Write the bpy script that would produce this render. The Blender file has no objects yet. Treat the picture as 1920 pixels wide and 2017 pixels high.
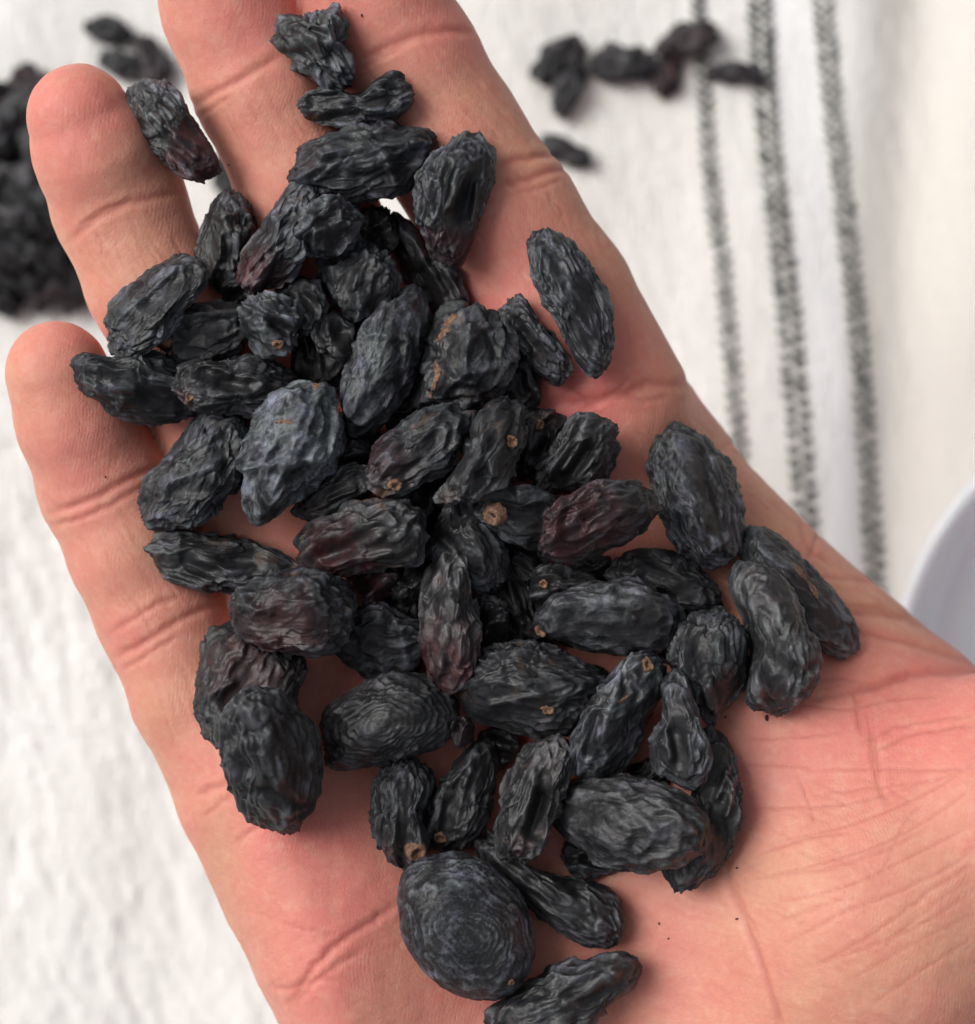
import bpy, math
import numpy as np
from mathutils import Vector

# ------------------------------------------------------------------ camera, sky, sun, exposure
SC = bpy.context.scene
S = 6.1e-5            # metres per photo pixel on the plane of the hand
D = 0.22              # camera to the plane of the hand
HZ = 0.14             # height of the hand above the cloth
CX, CY = 960.0, 1008.5

cam_d = bpy.data.cameras.new('camera')
cam = bpy.data.objects.new('camera', cam_d)
SC.collection.objects.link(cam)
cam.location = (0, 0, HZ + D)
cam_d.sensor_fit = 'HORIZONTAL'
cam_d.sensor_width = 36.0
cam_d.lens = 36.0 * D / (1920 * S)
cam_d.clip_start = 0.005
cam_d.clip_end = 20.0
cam_d.dof.use_dof = True
cam_d.dof.focus_distance = D - 0.007
cam_d.dof.aperture_fstop = (cam_d.lens * 1e-3) / 0.0036
SC.camera = cam

SUN_L = Vector((-0.66, 0.32, 0.74)).normalized()
world = bpy.data.worlds.new('World')
SC.world = world
world.use_nodes = True
wn = world.node_tree.nodes
bg = wn['Background']
sky = wn.new('ShaderNodeTexSky')
sky.sky_type = 'NISHITA'
sky.sun_disc = False
sky.sun_elevation = math.asin(SUN_L.z)
sky.sun_rotation = math.atan2(SUN_L.x, SUN_L.y)
sky.air_density = 1.0
sky.dust_density = 6.0
sky.ozone_density = 0.6
hsv = wn.new('ShaderNodeHueSaturation')          # overcast: a paler sky
hsv.inputs['Saturation'].default_value = 0.22
world.node_tree.links.new(sky.outputs[0], hsv.inputs['Color'])
world.node_tree.links.new(hsv.outputs[0], bg.inputs[0])
bg.inputs[1].default_value = 0.078

sun_d = bpy.data.lights.new('sun', 'SUN')
sun_d.energy = 1.5
sun_d.angle = math.radians(36)
sun_d.color = (1.0, 0.96, 0.90)
sun = bpy.data.objects.new('sun', sun_d)
SC.collection.objects.link(sun)
sun.rotation_euler = SUN_L.to_track_quat('Z', 'Y').to_euler()

SC.view_settings.view_transform = 'Standard'
SC.view_settings.look = 'None'
SC.view_settings.gamma = 1.0
SC.view_settings.exposure = 0.34
SC.render.film_transparent = False

# ------------------------------------------------------------------ helpers
def P2W(px, py, h):
    """photo pixel and height above the plane of the hand (m) -> world x, y"""
    k = S * (D - h) / D
    return (np.asarray(px, float) - CX) * k, (CY - np.asarray(py, float)) * k

def W2P(x, y, h):
    k = S * (D - h) / D
    return x / k + CX, CY - y / k

G = 1.0235            # outlines below were read off a copy 1876 pixels wide

_rng = np.random.default_rng(7)
_perm = _rng.permutation(256).astype(np.int32)
_perm = np.concatenate([_perm, _perm, _perm])
_g = _rng.normal(size=(256, 3)); _g /= np.linalg.norm(_g, axis=1)[:, None]
_g = _g.astype(np.float32)

def noise3(p):
    """Perlin gradient noise, about -1..1"""
    p = np.asarray(p, np.float32)
    f = np.floor(p); i = f.astype(np.int64) & 255; f = p - f
    u = f * f * f * (f * (f * 6 - 15) + 10)
    out = np.zeros(len(p), np.float32)
    for a in (0, 1):
        ha = _perm[(i[:, 0] + a) & 255]
        wa = u[:, 0] if a else 1 - u[:, 0]
        for b in (0, 1):
            hb = _perm[ha + ((i[:, 1] + b) & 255)]
            wb = wa * (u[:, 1] if b else 1 - u[:, 1])
            for c in (0, 1):
                h = _perm[hb + ((i[:, 2] + c) & 255)]
                g = _g[h]
                d = g[:, 0] * (f[:, 0] - a) + g[:, 1] * (f[:, 1] - b) + g[:, 2] * (f[:, 2] - c)
                out += wb * (u[:, 2] if c else 1 - u[:, 2]) * d
    return out * 1.7

def fbm(p, o=3, gain=0.5):
    p = np.asarray(p, np.float32)
    r = np.zeros(len(p), np.float32); a = 1.0
    for k in range(o):
        r += a * noise3(p * (2.03 ** k) + 17.3 * k); a *= gain
    return r

def worley(p):
    """F1, F2 and a random number of the nearest cell"""
    p = np.asarray(p, np.float32)
    base = np.floor(p).astype(np.int64)
    f1 = np.full(len(p), 9.0, np.float32); f2 = f1.copy(); idr = np.zeros(len(p), np.float32)
    off = np.zeros((len(p), 3), np.float32)
    for a in (-1, 0, 1):
        for b in (-1, 0, 1):
            for c in (-1, 0, 1):
                q = base + (a, b, c)
                h = _perm[_perm[_perm[q[:, 0] & 255] + (q[:, 1] & 255)] + (q[:, 2] & 255)]
                pt = q + 0.5 + _g[h] * 0.5
                v = p - pt
                d = np.sqrt((v * v).sum(1)).astype(np.float32)
                m = d < f1
                f2 = np.where(m, f1, np.minimum(f2, d))
                idr = np.where(m, h / 255.0, idr)
                off = np.where(m[:, None], v.astype(np.float32), off)
                f1 = np.where(m, d, f1)
    return f1, f2, idr, off

def sstep(a, b, x):
    t = np.clip((x - a) / (b - a), 0, 1)
    return t * t * (3 - 2 * t)

def mesh_obj(name, verts, faces, mat, parent=None, smooth=True, attrs=None, loc=None):
    me = bpy.data.meshes.new(name)
    v = np.asarray(verts, np.float32)
    if isinstance(faces, np.ndarray):
        n, k = faces.shape
        me.vertices.add(len(v)); me.vertices.foreach_set('co', v.ravel())
        me.loops.add(n * k); me.loops.foreach_set('vertex_index', faces.ravel().astype(np.int32))
        me.polygons.add(n)
        me.polygons.foreach_set('loop_start', np.arange(0, n * k, k, dtype=np.int32))
        me.update(calc_edges=True)
    else:
        me.from_pydata([tuple(map(float, q)) for q in v], [], faces)
        me.update()
    me.polygons.foreach_set('use_smooth', np.full(len(me.polygons), smooth))
    for k, a in (attrs or {}).items():
        at = me.attributes.new(k, 'FLOAT', 'POINT')
        at.data.foreach_set('value', np.asarray(a, np.float32))
    if mat: me.materials.append(mat)
    o = bpy.data.objects.new(name, me)
    SC.collection.objects.link(o)
    if parent: o.parent = parent
    if loc is not None: o.location = loc
    return o

def tag(o, label, cat, group=None):
    o['label'] = label; o['category'] = cat
    if group: o['group'] = group
    return o

class Mat:
    """a small helper to write node materials"""
    def __init__(self, name):
        self.m = bpy.data.materials.new(name); self.m.use_nodes = True
        self.t = self.m.node_tree; self.b = self.t.nodes['Principled BSDF']
    def n(self, typ, **kw):
        nd = self.t.nodes.new(typ)
        for k, v in kw.items():
            if k.startswith('i_'): nd.inputs[k[2:].replace('_', ' ')].default_value = v
            else: setattr(nd, k, v)
        return nd
    def l(self, a, b): self.t.links.new(a, b)
    def attr(self, name): return self.n('ShaderNodeAttribute', attribute_name=name).outputs['Fac']
    def math(self, op, a, b=None, c=None, clamp=False):
        nd = self.n('ShaderNodeMath', operation=op); nd.use_clamp = clamp
        for i, x in enumerate((a, b, c)):
            if x is None: continue
            if isinstance(x, (int, float)): nd.inputs[i].default_value = x
            else: self.l(x, nd.inputs[i])
        return nd.outputs[0]
    def mix(self, fac, a, b):
        nd = self.n('ShaderNodeMix', data_type='RGBA')
        for s, x in ((nd.inputs[0], fac), (nd.inputs[6], a), (nd.inputs[7], b)):
            if isinstance(x, (int, float)): s.default_value = x
            elif isinstance(x, tuple): s.default_value = x if len(x) == 4 else (*x, 1)
            else: self.l(x, s)
        return nd.outputs[2]
    def ramp(self, x, pts):
        nd = self.n('ShaderNodeValToRGB'); e = nd.color_ramp.elements
        while len(e) < len(pts): e.new(0.5)
        for k, (p, c) in enumerate(pts):
            e[k].position = p; e[k].color = (c, c, c, 1) if isinstance(c, (int, float)) else (*c, 1)
        self.l(x, nd.inputs[0]); return nd.outputs[0]
    def noise(self, scale, detail=3, vec=None, rough=0.5, dist=0.0):
        nd = self.n('ShaderNodeTexNoise'); nd.inputs['Scale'].default_value = scale
        nd.inputs['Detail'].default_value = detail; nd.inputs['Roughness'].default_value = rough
        nd.inputs['Distortion'].default_value = dist
        if vec is not None: self.l(vec, nd.inputs['Vector'])
        return nd.outputs['Fac']
    def bump(self, h, strength, dist, normal=None):
        nd = self.n('ShaderNodeBump'); nd.inputs['Strength'].default_value = strength
        nd.inputs['Distance'].default_value = dist
        self.l(h, nd.inputs['Height'])
        if normal is not None: self.l(normal, nd.inputs['Normal'])
        return nd.outputs['Normal']

# ------------------------------------------------------------------ materials
def mat_cloth():
    M = Mat('white_woven_cotton')
    co = M.n('ShaderNodeTexCoord').outputs['Object']
    big = M.noise(14, 3, co)
    col = M.mix(M.ramp(big, [(0.35, 0.0), (0.7, 1.0)]), (0.86, 0.86, 0.845), (0.83, 0.82, 0.79))
    fine = M.noise(900, 2, co)
    col = M.mix(M.math('MULTIPLY', fine, 0.14), col, (0.68, 0.665, 0.62))
    mp = M.n('ShaderNodeMapping'); M.l(co, mp.inputs[0]); mp.inputs['Scale'].default_value = (1.0, 0.12, 1.0)
    warp = M.noise(1700, 2, mp.outputs[0])
    mp2 = M.n('ShaderNodeMapping'); M.l(co, mp2.inputs[0]); mp2.inputs['Scale'].default_value = (0.12, 1.0, 1.0)
    weft = M.noise(1500, 2, mp2.outputs[0])
    h = M.math('ADD', warp, weft)
    white = M.attr('white_band')
    col = M.mix(M.math('MULTIPLY', M.attr('fold_shade'), 0.8), col, (0.70, 0.665, 0.62))  # warm shade of the right-hand fold, mixed into the cloth colour
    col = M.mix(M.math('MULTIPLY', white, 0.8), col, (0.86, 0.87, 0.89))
    M.l(M.bump(h, 0.7, 0.0006), M.b.inputs['Normal'])
    M.l(col, M.b.inputs['Base Color'])
    M.b.inputs['Roughness'].default_value = 0.95
    M.b.inputs['Specular IOR Level'].default_value = 0.15
    return M.m

def mat_simple(name, rgb, rough=0.8, var=0.25, scale=400, spec=0.3):
    M = Mat(name)
    co = M.n('ShaderNodeTexCoord').outputs['Object']
    f = M.noise(scale, 3, co)
    d = tuple(c * (1 - var) for c in rgb); l = tuple(min(1, c * (1 + var)) for c in rgb)
    M.l(M.mix(M.ramp(f, [(0.3, 0.0), (0.7, 1.0)]), d, l), M.b.inputs['Base Color'])
    M.l(M.bump(f, 0.3, 0.0002), M.b.inputs['Normal'])
    M.b.inputs['Roughness'].default_value = rough
    M.b.inputs['Specular IOR Level'].default_value = spec
    return M.m

def mat_raisin():
    """object colour: R = purple tint, G = grey bloom, B = brown crust"""
    M = Mat('dried_grape_skin')
    co = M.n('ShaderNodeTexCoord').outputs['Object']
    oi = M.n('ShaderNodeObjectInfo')
    sep = M.n('ShaderNodeSeparateColor'); M.l(oi.outputs['Color'], sep.inputs[0])
    ridge = M.attr('ridge'); end = M.attr('tint')
    big = M.noise(170, 3, co, 0.6)
    med = M.noise(650, 4, co, 0.65)
    fine = M.noise(2600, 4, co, 0.7)
    skin = M.mix(M.ramp(big, [(0.38, 0.0), (0.62, 1.0)]), (0.0085, 0.0090, 0.0112), (0.0165, 0.0150, 0.0155))
    pur = M.math('MULTIPLY', M.math('MULTIPLY', sep.outputs[0], end), M.ramp(M.noise(420, 3, co), [(0.36, 0.25), (0.58, 1.0)]), clamp=True)
    skin = M.mix(pur, skin, (0.034, 0.0085, 0.011))
    # dusty bloom lies on the raised ridges
    rnd = oi.outputs['Random']
    bl = M.math('MULTIPLY', M.ramp(ridge, [(0.26, 0.10), (0.80, 1.0)]), M.ramp(M.math('ADD', M.math('MULTIPLY', med, 0.7), M.math('MULTIPLY', fine, 0.3)), [(0.30, 0.1), (0.68, 1.0)]))
    patch = M.ramp(big, [(0.40, 0.35), (0.66, 1.0)])
    bl = M.math('MULTIPLY', M.math('MULTIPLY', bl, patch), sep.outputs[1], clamp=True)
    hue = M.mix(M.ramp(M.noise(300, 2, co), [(0.42, 0.0), (0.6, 1.0)]), (0.235, 0.270, 0.285), (0.215, 0.232, 0.300))
    hue = M.mix(M.ramp(rnd, [(0.0, 0.0), (0.35, 0.0), (0.75, 0.55), (1.0, 0.0)]), hue, (0.185, 0.165, 0.150))
    hue = M.mix(pur, hue, (0.170, 0.098, 0.110))
    col = M.mix(bl, skin, hue)
    # brown crust patches
    cr = M.math('MULTIPLY', M.ramp(M.noise(330, 3, co), [(0.60, 0.0), (0.72, 1.0)]), sep.outputs[2], clamp=True)
    col = M.mix(M.math('MULTIPLY', cr, 0.7), col, (0.16, 0.085, 0.045))
    # tiny pale dust specks
    v = M.n('ShaderNodeTexVoronoi', feature='F1'); v.inputs['Scale'].default_value = 900; M.l(co, v.inputs['Vector'])
    sp = M.ramp(v.outputs['Distance'], [(0.05, 1.0), (0.11, 0.0)])
    sp = M.math('MULTIPLY', sp, M.ramp(M.noise(420, 2, co), [(0.58, 0.0), (0.66, 0.5)]))
    col = M.mix(sp, col, (0.30, 0.26, 0.22))
    M.l(col, M.b.inputs['Base Color'])
    M.l(M.ramp(med, [(0.3, 0.38), (0.7, 0.60)]), M.b.inputs['Roughness'])
    M.b.inputs['Specular IOR Level'].default_value = 0.42
    n1 = M.bump(fine, 0.30, 0.00010)
    n2 = M.bump(med, 0.40, 0.00030, n1)
    M.l(n2, M.b.inputs['Normal'])
    return M.m

def mat_scar():
    M = Mat('dry_stem_scar')
    co = M.n('ShaderNodeTexCoord').outputs['Object']
    f = M.noise(2200, 4, co, 0.7)
    col = M.mix(M.ramp(f, [(0.35, 0.0), (0.65, 1.0)]), (0.060, 0.028, 0.020), (0.28, 0.155, 0.092))
    M.l(col, M.b.inputs['Base Color']); M.b.inputs['Roughness'].default_value = 0.8
    M.l(M.bump(f, 0.6, 0.0003), M.b.inputs['Normal'])
    return M.m

def mat_skin():
    M = Mat('palm_skin')
    co = M.n('ShaderNodeTexCoord').outputs['Object']
    red = M.attr('red'); tan = M.attr('tan'); cre = M.attr('crease')
    big = M.noise(60, 4, co, 0.6, 0.3)
    med = M.noise(230, 4, co, 0.6)
    fine = M.noise(1500, 3, co, 0.6)
    base = M.mix(M.ramp(big, [(0.35, 0.0), (0.65, 1.0)]), (0.650, 0.308, 0.222), (0.675, 0.268, 0.212))
    base = M.mix(M.math('MULTIPLY', red, 0.85, clamp=True), base, (0.700, 0.185, 0.180))
    base = M.mix(M.math('MULTIPLY', tan, 0.85, clamp=True), base, (0.560, 0.315, 0.200))
    pale = M.ramp(M.noise(420, 3, co, 0.6), [(0.50, 0.0), (0.72, 1.0)])
    base = M.mix(M.math('MULTIPLY', pale, 0.34), base, (0.70, 0.42, 0.30))
    rr = M.ramp(med, [(0.48, 0.0), (0.75, 1.0)])
    base = M.mix(M.math('MULTIPLY', rr, 0.42), base, (0.60, 0.185, 0.155))
    stip = M.noise(1150, 3, co, 0.7)
    base = M.mix(M.ramp(stip, [(0.50, 0.0), (0.72, 0.20)]), base, (0.55, 0.165, 0.135))
    base = M.mix(M.ramp(stip, [(0.28, 0.18), (0.46, 0.0)]), base, (0.74, 0.46, 0.36))
    base = M.mix(M.math('MULTIPLY', cre, 0.52, clamp=True), base, (0.47, 0.115, 0.090))
    M.l(base, M.b.inputs['Base Color'])
    M.b.inputs['Subsurface Weight'].default_value = 0.5
    M.b.inputs['Subsurface Radius'].default_value = (1.0, 0.30, 0.16)
    M.b.inputs['Subsurface Scale'].default_value = 0.0030
    M.l(M.ramp(fine, [(0.3, 0.50), (0.7, 0.62)]), M.b.inputs['Roughness'])
    M.b.inputs['Specular IOR Level'].default_value = 0.38
    # papillary ridges
    cu = M.attr('print_u')
    w = M.math('MULTIPLY', M.math('SINE', cu), M.ramp(M.noise(120, 2, co), [(0.40, 0.15), (0.60, 1.0)]))
    n1 = M.bump(w, 0.10, 0.00006)
    v = M.n('ShaderNodeTexVoronoi', feature='DISTANCE_TO_EDGE'); v.inputs['Scale'].default_value = 1300; M.l(co, v.inputs['Vector'])
    n2 = M.bump(M.ramp(v.outputs['Distance'], [(0.0, 0.0), (0.16, 1.0)]), 0.22, 0.00008, n1)
    n3 = M.bump(med, 0.24, 0.0007, n2)
    M.l(n3, M.b.inputs['Normal'])
    return M.m

def mat_plastic():
    M = Mat('milky_blue_plastic')
    co = M.n('ShaderNodeTexCoord').outputs['Object']
    f = M.noise(30, 3, co)
    M.l(M.mix(f, (0.84, 0.89, 0.99), (0.90, 0.92, 0.98)), M.b.inputs['Base Color'])
    M.b.inputs['Roughness'].default_value = 0.28
    M.b.inputs['Transmission Weight'].default_value = 0.10
    M.b.inputs['Subsurface Weight'].default_value = 0.3
    M.b.inputs['Subsurface Scale'].default_value = 0.004
    return M.m

MCLOTH = mat_cloth()
MYARN = mat_simple('charcoal_yarn', (0.042, 0.050, 0.048), 0.95, 0.4, 900, 0.1)
MRAISIN = mat_raisin()
MSCAR = mat_scar()
MSKIN = mat_skin()
MPLASTIC = mat_plastic()

# ------------------------------------------------------------------ the cloth
KB = (D + HZ) / D     # photo pixels are this much larger on the cloth
def PB(px, py):       # photo pixel -> point on the cloth
    return (np.asarray(px, float) - CX) * S * KB, (CY - np.asarray(py, float)) * S * KB

STRIPES = [  # centre lines of the three stitched stripes (y, x), 1876-wide pixels, and half widths
    ([-400, 0, 100, 330, 500, 650, 840, 1070, 1500, 2300], [1326, 1343, 1350, 1366, 1388, 1402, 1420, 1440, 1466, 1500], 17),
    ([-400, 0, 250, 450, 600, 800, 950, 1500, 2300], [1442, 1462, 1478, 1500, 1516, 1534, 1546, 1580, 1620], 26),
    ([-400, 0, 200, 400, 600, 800, 900, 1070, 1500, 2300], [1562, 1583, 1602, 1626, 1650, 1668, 1676, 1690, 1712, 1750], 21),
]

def cloth_z(x, y):
    """height of the cloth's folds and slubs (m); vectorised"""
    x = np.asarray(x, np.float32).ravel(); y = np.asarray(y, np.float32).ravel()
    px = x / (S * KB) + CX; py = CY - y / (S * KB)
    p = np.stack([x, y, np.zeros_like(x)], 1)
    wob = noise3(p * 9 + 5)
    z = 0.0030 * noise3(p * np.array([16, 6, 1]) + 3.1)
    z += 0.0012 * noise3(p * np.array([45, 26, 1]) + 9.7)
    # a soft fold runs down right of the stripes
    fx = 1775 * G - 0.04 * py + 25 * wob
    z += -0.0050 * np.exp(-((px - fx) / 95.0) ** 2) + 0.0020 * np.exp(-((px - fx - 200) / 120.0) ** 2)
    # crinkled slubs, slanted
    c, s = math.cos(0.32), math.sin(0.32)
    u = x * c + y * s; v = -x * s + y * c
    q = np.stack([u, v, 0 * u], 1)
    left = sstep(900, 200, px) * sstep(350, 1000, py) * 0.45 + 0.28
    a = fbm(q * np.array([260, 85, 1]), 3)
    b = noise3(q * np.array([520, 330, 1]) + 31)
    z += left * (0.00062 * a + 0.00030 * b)
    wv_ = noise3(q * np.array([60, 60, 1]) + 77)
    z += left * 0.00022 * np.sin(u * 2400 + 4 * wv_) * np.sin(v * 1700 + 4 * wob)
    return z

def build_cloth():
    a = np.linspace(-0.115, 0.115, 380)
    ext = np.array([-0.42, -0.36, -0.30, -0.25, -0.21, -0.18, -0.16, -0.145, -0.135, -0.127, -0.12])
    xs = np.concatenate([ext, a, -ext[::-1]]); ys = xs * 1.05
    n = len(xs)
    X, Y = np.meshgrid(xs, ys)
    X = X.ravel(); Y = Y.ravel()
    Z = cloth_z(X, Y)
    px = X / (S * KB) + CX; py = CY - Y / (S * KB)
    c2 = np.interp(py / G, STRIPES[1][0], STRIPES[1][1]) * G; c3 = np.interp(py / G, STRIPES[2][0], STRIPES[2][1]) * G
    mid = (c2 + c3) / 2
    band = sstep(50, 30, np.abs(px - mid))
    i = np.arange(n * n).reshape(n, n)
    f = np.stack([i[:-1, :-1], i[:-1, 1:], i[1:, 1:], i[1:, :-1]], -1).reshape(-1, 4)
    return mesh_obj('woven_fabric', np.stack([X, Y, Z], 1), f, MCLOTH, attrs={'white_band': band, 'fold_shade': sstep(1640, 1800, px) * sstep(1500, 900, py)})

cloth = bpy.data.objects.new('tablecloth', None); SC.collection.objects.link(cloth)
tag(cloth, 'crinkled off-white cotton cloth with three charcoal stitched stripes, lying under the hand', 'tablecloth')
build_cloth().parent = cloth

def blob(n_u=6, n_v=4):
    vs = [(0, 0, 1)]
    for j in range(1, n_v):
        t = math.pi * j / n_v
        for i in range(n_u):
            a = 2 * math.pi * i / n_u
            vs.append((math.sin(t) * math.cos(a), math.sin(t) * math.sin(a), math.cos(t)))
    vs.append((0, 0, -1)); f = []
    for i in range(n_u): f.append((0, 1 + i, 1 + (i + 1) % n_u))
    for j in range(n_v - 2):
        for i in range(n_u):
            a = 1 + j * n_u + i; b = 1 + j * n_u + (i + 1) % n_u
            f.append((a, a + n_u, b)); f.append((b, a + n_u, b + n_u))
    l = 1 + (n_v - 2) * n_u
    for i in range(n_u): f.append((len(vs) - 1, l + (i + 1) % n_u, l + i))
    return np.array(vs), np.array(f)

def build_stitches():
    bv, bf = blob(9, 6)
    rng = np.random.default_rng(3)
    for ys, xs, hw in STRIPES:
        V = []; F = []; n = 0; k = 0
        y = -380.0
        while y < 2200:
            cols = [-0.5, 0.5]
            step = 10.0 + 3.4 * min(1, max(0, y / 1000))
            for ci, c in enumerate(cols):
                yy = y + (step if ci % 2 else 0) + rng.normal(0, 1.0)
                cx = float(np.interp(yy, ys, xs)) + c * hw + rng.normal(0, 1.2)
                X, Y = PB(cx * G, yy * G)
                rx = hw * 0.56 * S * KB * rng.uniform(0.8, 1.15)
                ry = step * 0.60 * S * KB * rng.uniform(0.8, 1.15)
                v = bv * (rx, ry, 0.00060)
                ang = (0.5 if ci % 2 else -0.5) + rng.normal(0, 0.12)
                ca, sa = math.cos(ang), math.sin(ang)
                v = np.stack([v[:, 0] * ca - v[:, 1] * sa, v[:, 0] * sa + v[:, 1] * ca, v[:, 2]], 1)
                V.append(v + (float(X), float(Y), 0)); F.append(bf + n); n += len(bv)
            y += 2 * step
        V = np.concatenate(V); F = np.concatenate(F)
        e = 0.0009
        V[:, 2] += np.max([cloth_z(V[:, 0] + a, V[:, 1] + b) for a, b in ((0, 0), (e, 0), (-e, 0), (0, e), (0, -e))], axis=0) + 0.00035
        o = mesh_obj('stitched_stripe', V, F, MYARN, cloth)
        o['kind'] = 'stuff'
build_stitches()

# ------------------------------------------------------------------ the hand
# signed distance of a union of tapered capsules and a rounded palm slab, meshed by surface nets
MM = 1e-3
VOX = 0.00062
# finger joints: photo px, px (1920 wide), height of the top of the skin (mm), radius (px)
FINGERS = {
    'little': [(112, 733, 5.5, 101), (150, 830, 4.0, 116), (207, 957, 1.0, 128), (262, 1082, 0.5, 127), (322, 1205, -1.0, 129), (385, 1370, -1.5, 124), (480, 1560, -2.0, 130), (560, 1720, -3, 130)],
    'ring':   [(155, 230, 7.5, 102), (190, 305, 6.5, 122), (236, 405, 3.5, 131), (300, 560, 2.0, 128), (372, 700, 0.0, 126), (437, 830, -1.5, 131), (520, 1040, -2.5, 126), (610, 1260, -3.5, 130)],
    'middle': [(365, -245, 9.0, 106), (420, -110, 8.0, 128), (455, 20, 5.0, 136), (519, 172, 3.0, 137), (590, 345, 1.0, 130), (660, 520, -1.0, 126), (740, 740, -2.5, 128), (840, 1000, -3.5, 135)],
    'index':  [(590, -270, 9.0, 106), (660, -140, 8.0, 128), (738, 10, 5.0, 141), (806, 130, 3.0, 143), (890, 280, 1.0, 147), (990, 440, 0.0, 155), (1075, 600, -1.0, 172), (1180, 800, -3, 180)],
}
PALM = [(480, 1210), (330, 1420), (373, 1585), (408, 1652), (431, 1747), (456, 1822), (493, 1933), (540, 2020), (600, 2180), (660, 2450), (700, 2900),
        (1560, 2900), (1650, 2450), (1900, 2150), (2150, 1800), (2090, 1425), (1925, 1276), (1763, 1146), (1679, 1068), (1595, 987), (1517, 912), (1464, 838), (1414, 772), (1362, 694),
        (1294, 608), (1245, 530), (1100, 480), (905, 500), (802, 416), (740, 480), (640, 530), (560, 520), (505, 500), (480, 560), (465, 760), (440, 900), (420, 960)]
THUMB = [(1520, 2080, 3.0, 270), (1720, 1800, 11.0, 300), (1975, 1600, 10.0, 262), (2220, 1440, 9.0, 200), (2430, 1180, 11.0, 165), (2560, 900, 14.0, 150), (2620, 780, 15.0, 120)]

def palm_top(px, py):
    """height of the palm's skin (mm) over the plane of the hand"""
    h = -3.5 + 0 * px
    h = h + 7.5 * np.exp(-(((px - 650) / 230) ** 2 + ((py - 1900) / 360) ** 2))       # heel below the little finger
    h = h + 4.0 * np.exp(-(((px - 470) / 150) ** 2 + ((py - 1560) / 260) ** 2))
    h = h + 10.0 * np.exp(-(((px - 1760) / 380) ** 2 + ((py - 1780) / 430) ** 2))      # ball of the thumb
    h = h - 3.0 * np.exp(-(((px - 1080) / 330) ** 2 + ((py - 1450) / 420) ** 2))      # the hollow
    h = h + 3.5 * np.exp(-(((px - 1230) / 190) ** 2 + ((py - 900) / 190) ** 2))       # pads under the fingers
    h = h + 2.5 * np.exp(-(((px - 900) / 150) ** 2 + ((py - 960) / 170) ** 2))
    e = (px - 1679) * 0.728 - (py - 1068) * 0.686      # the index side slopes away to its edge
    h = h - 9.5 * sstep(-430, 60, e) * sstep(1500, 1150, py - 0.2 * (px - 1500)) - 2.0 * sstep(-60, 120, e)
    return h

def smin(a, b, k):
    h = np.clip(0.5 + 0.5 * (b - a) / k, 0, 1)
    return b * (1 - h) + a * h - k * h * (1 - h)

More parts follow.
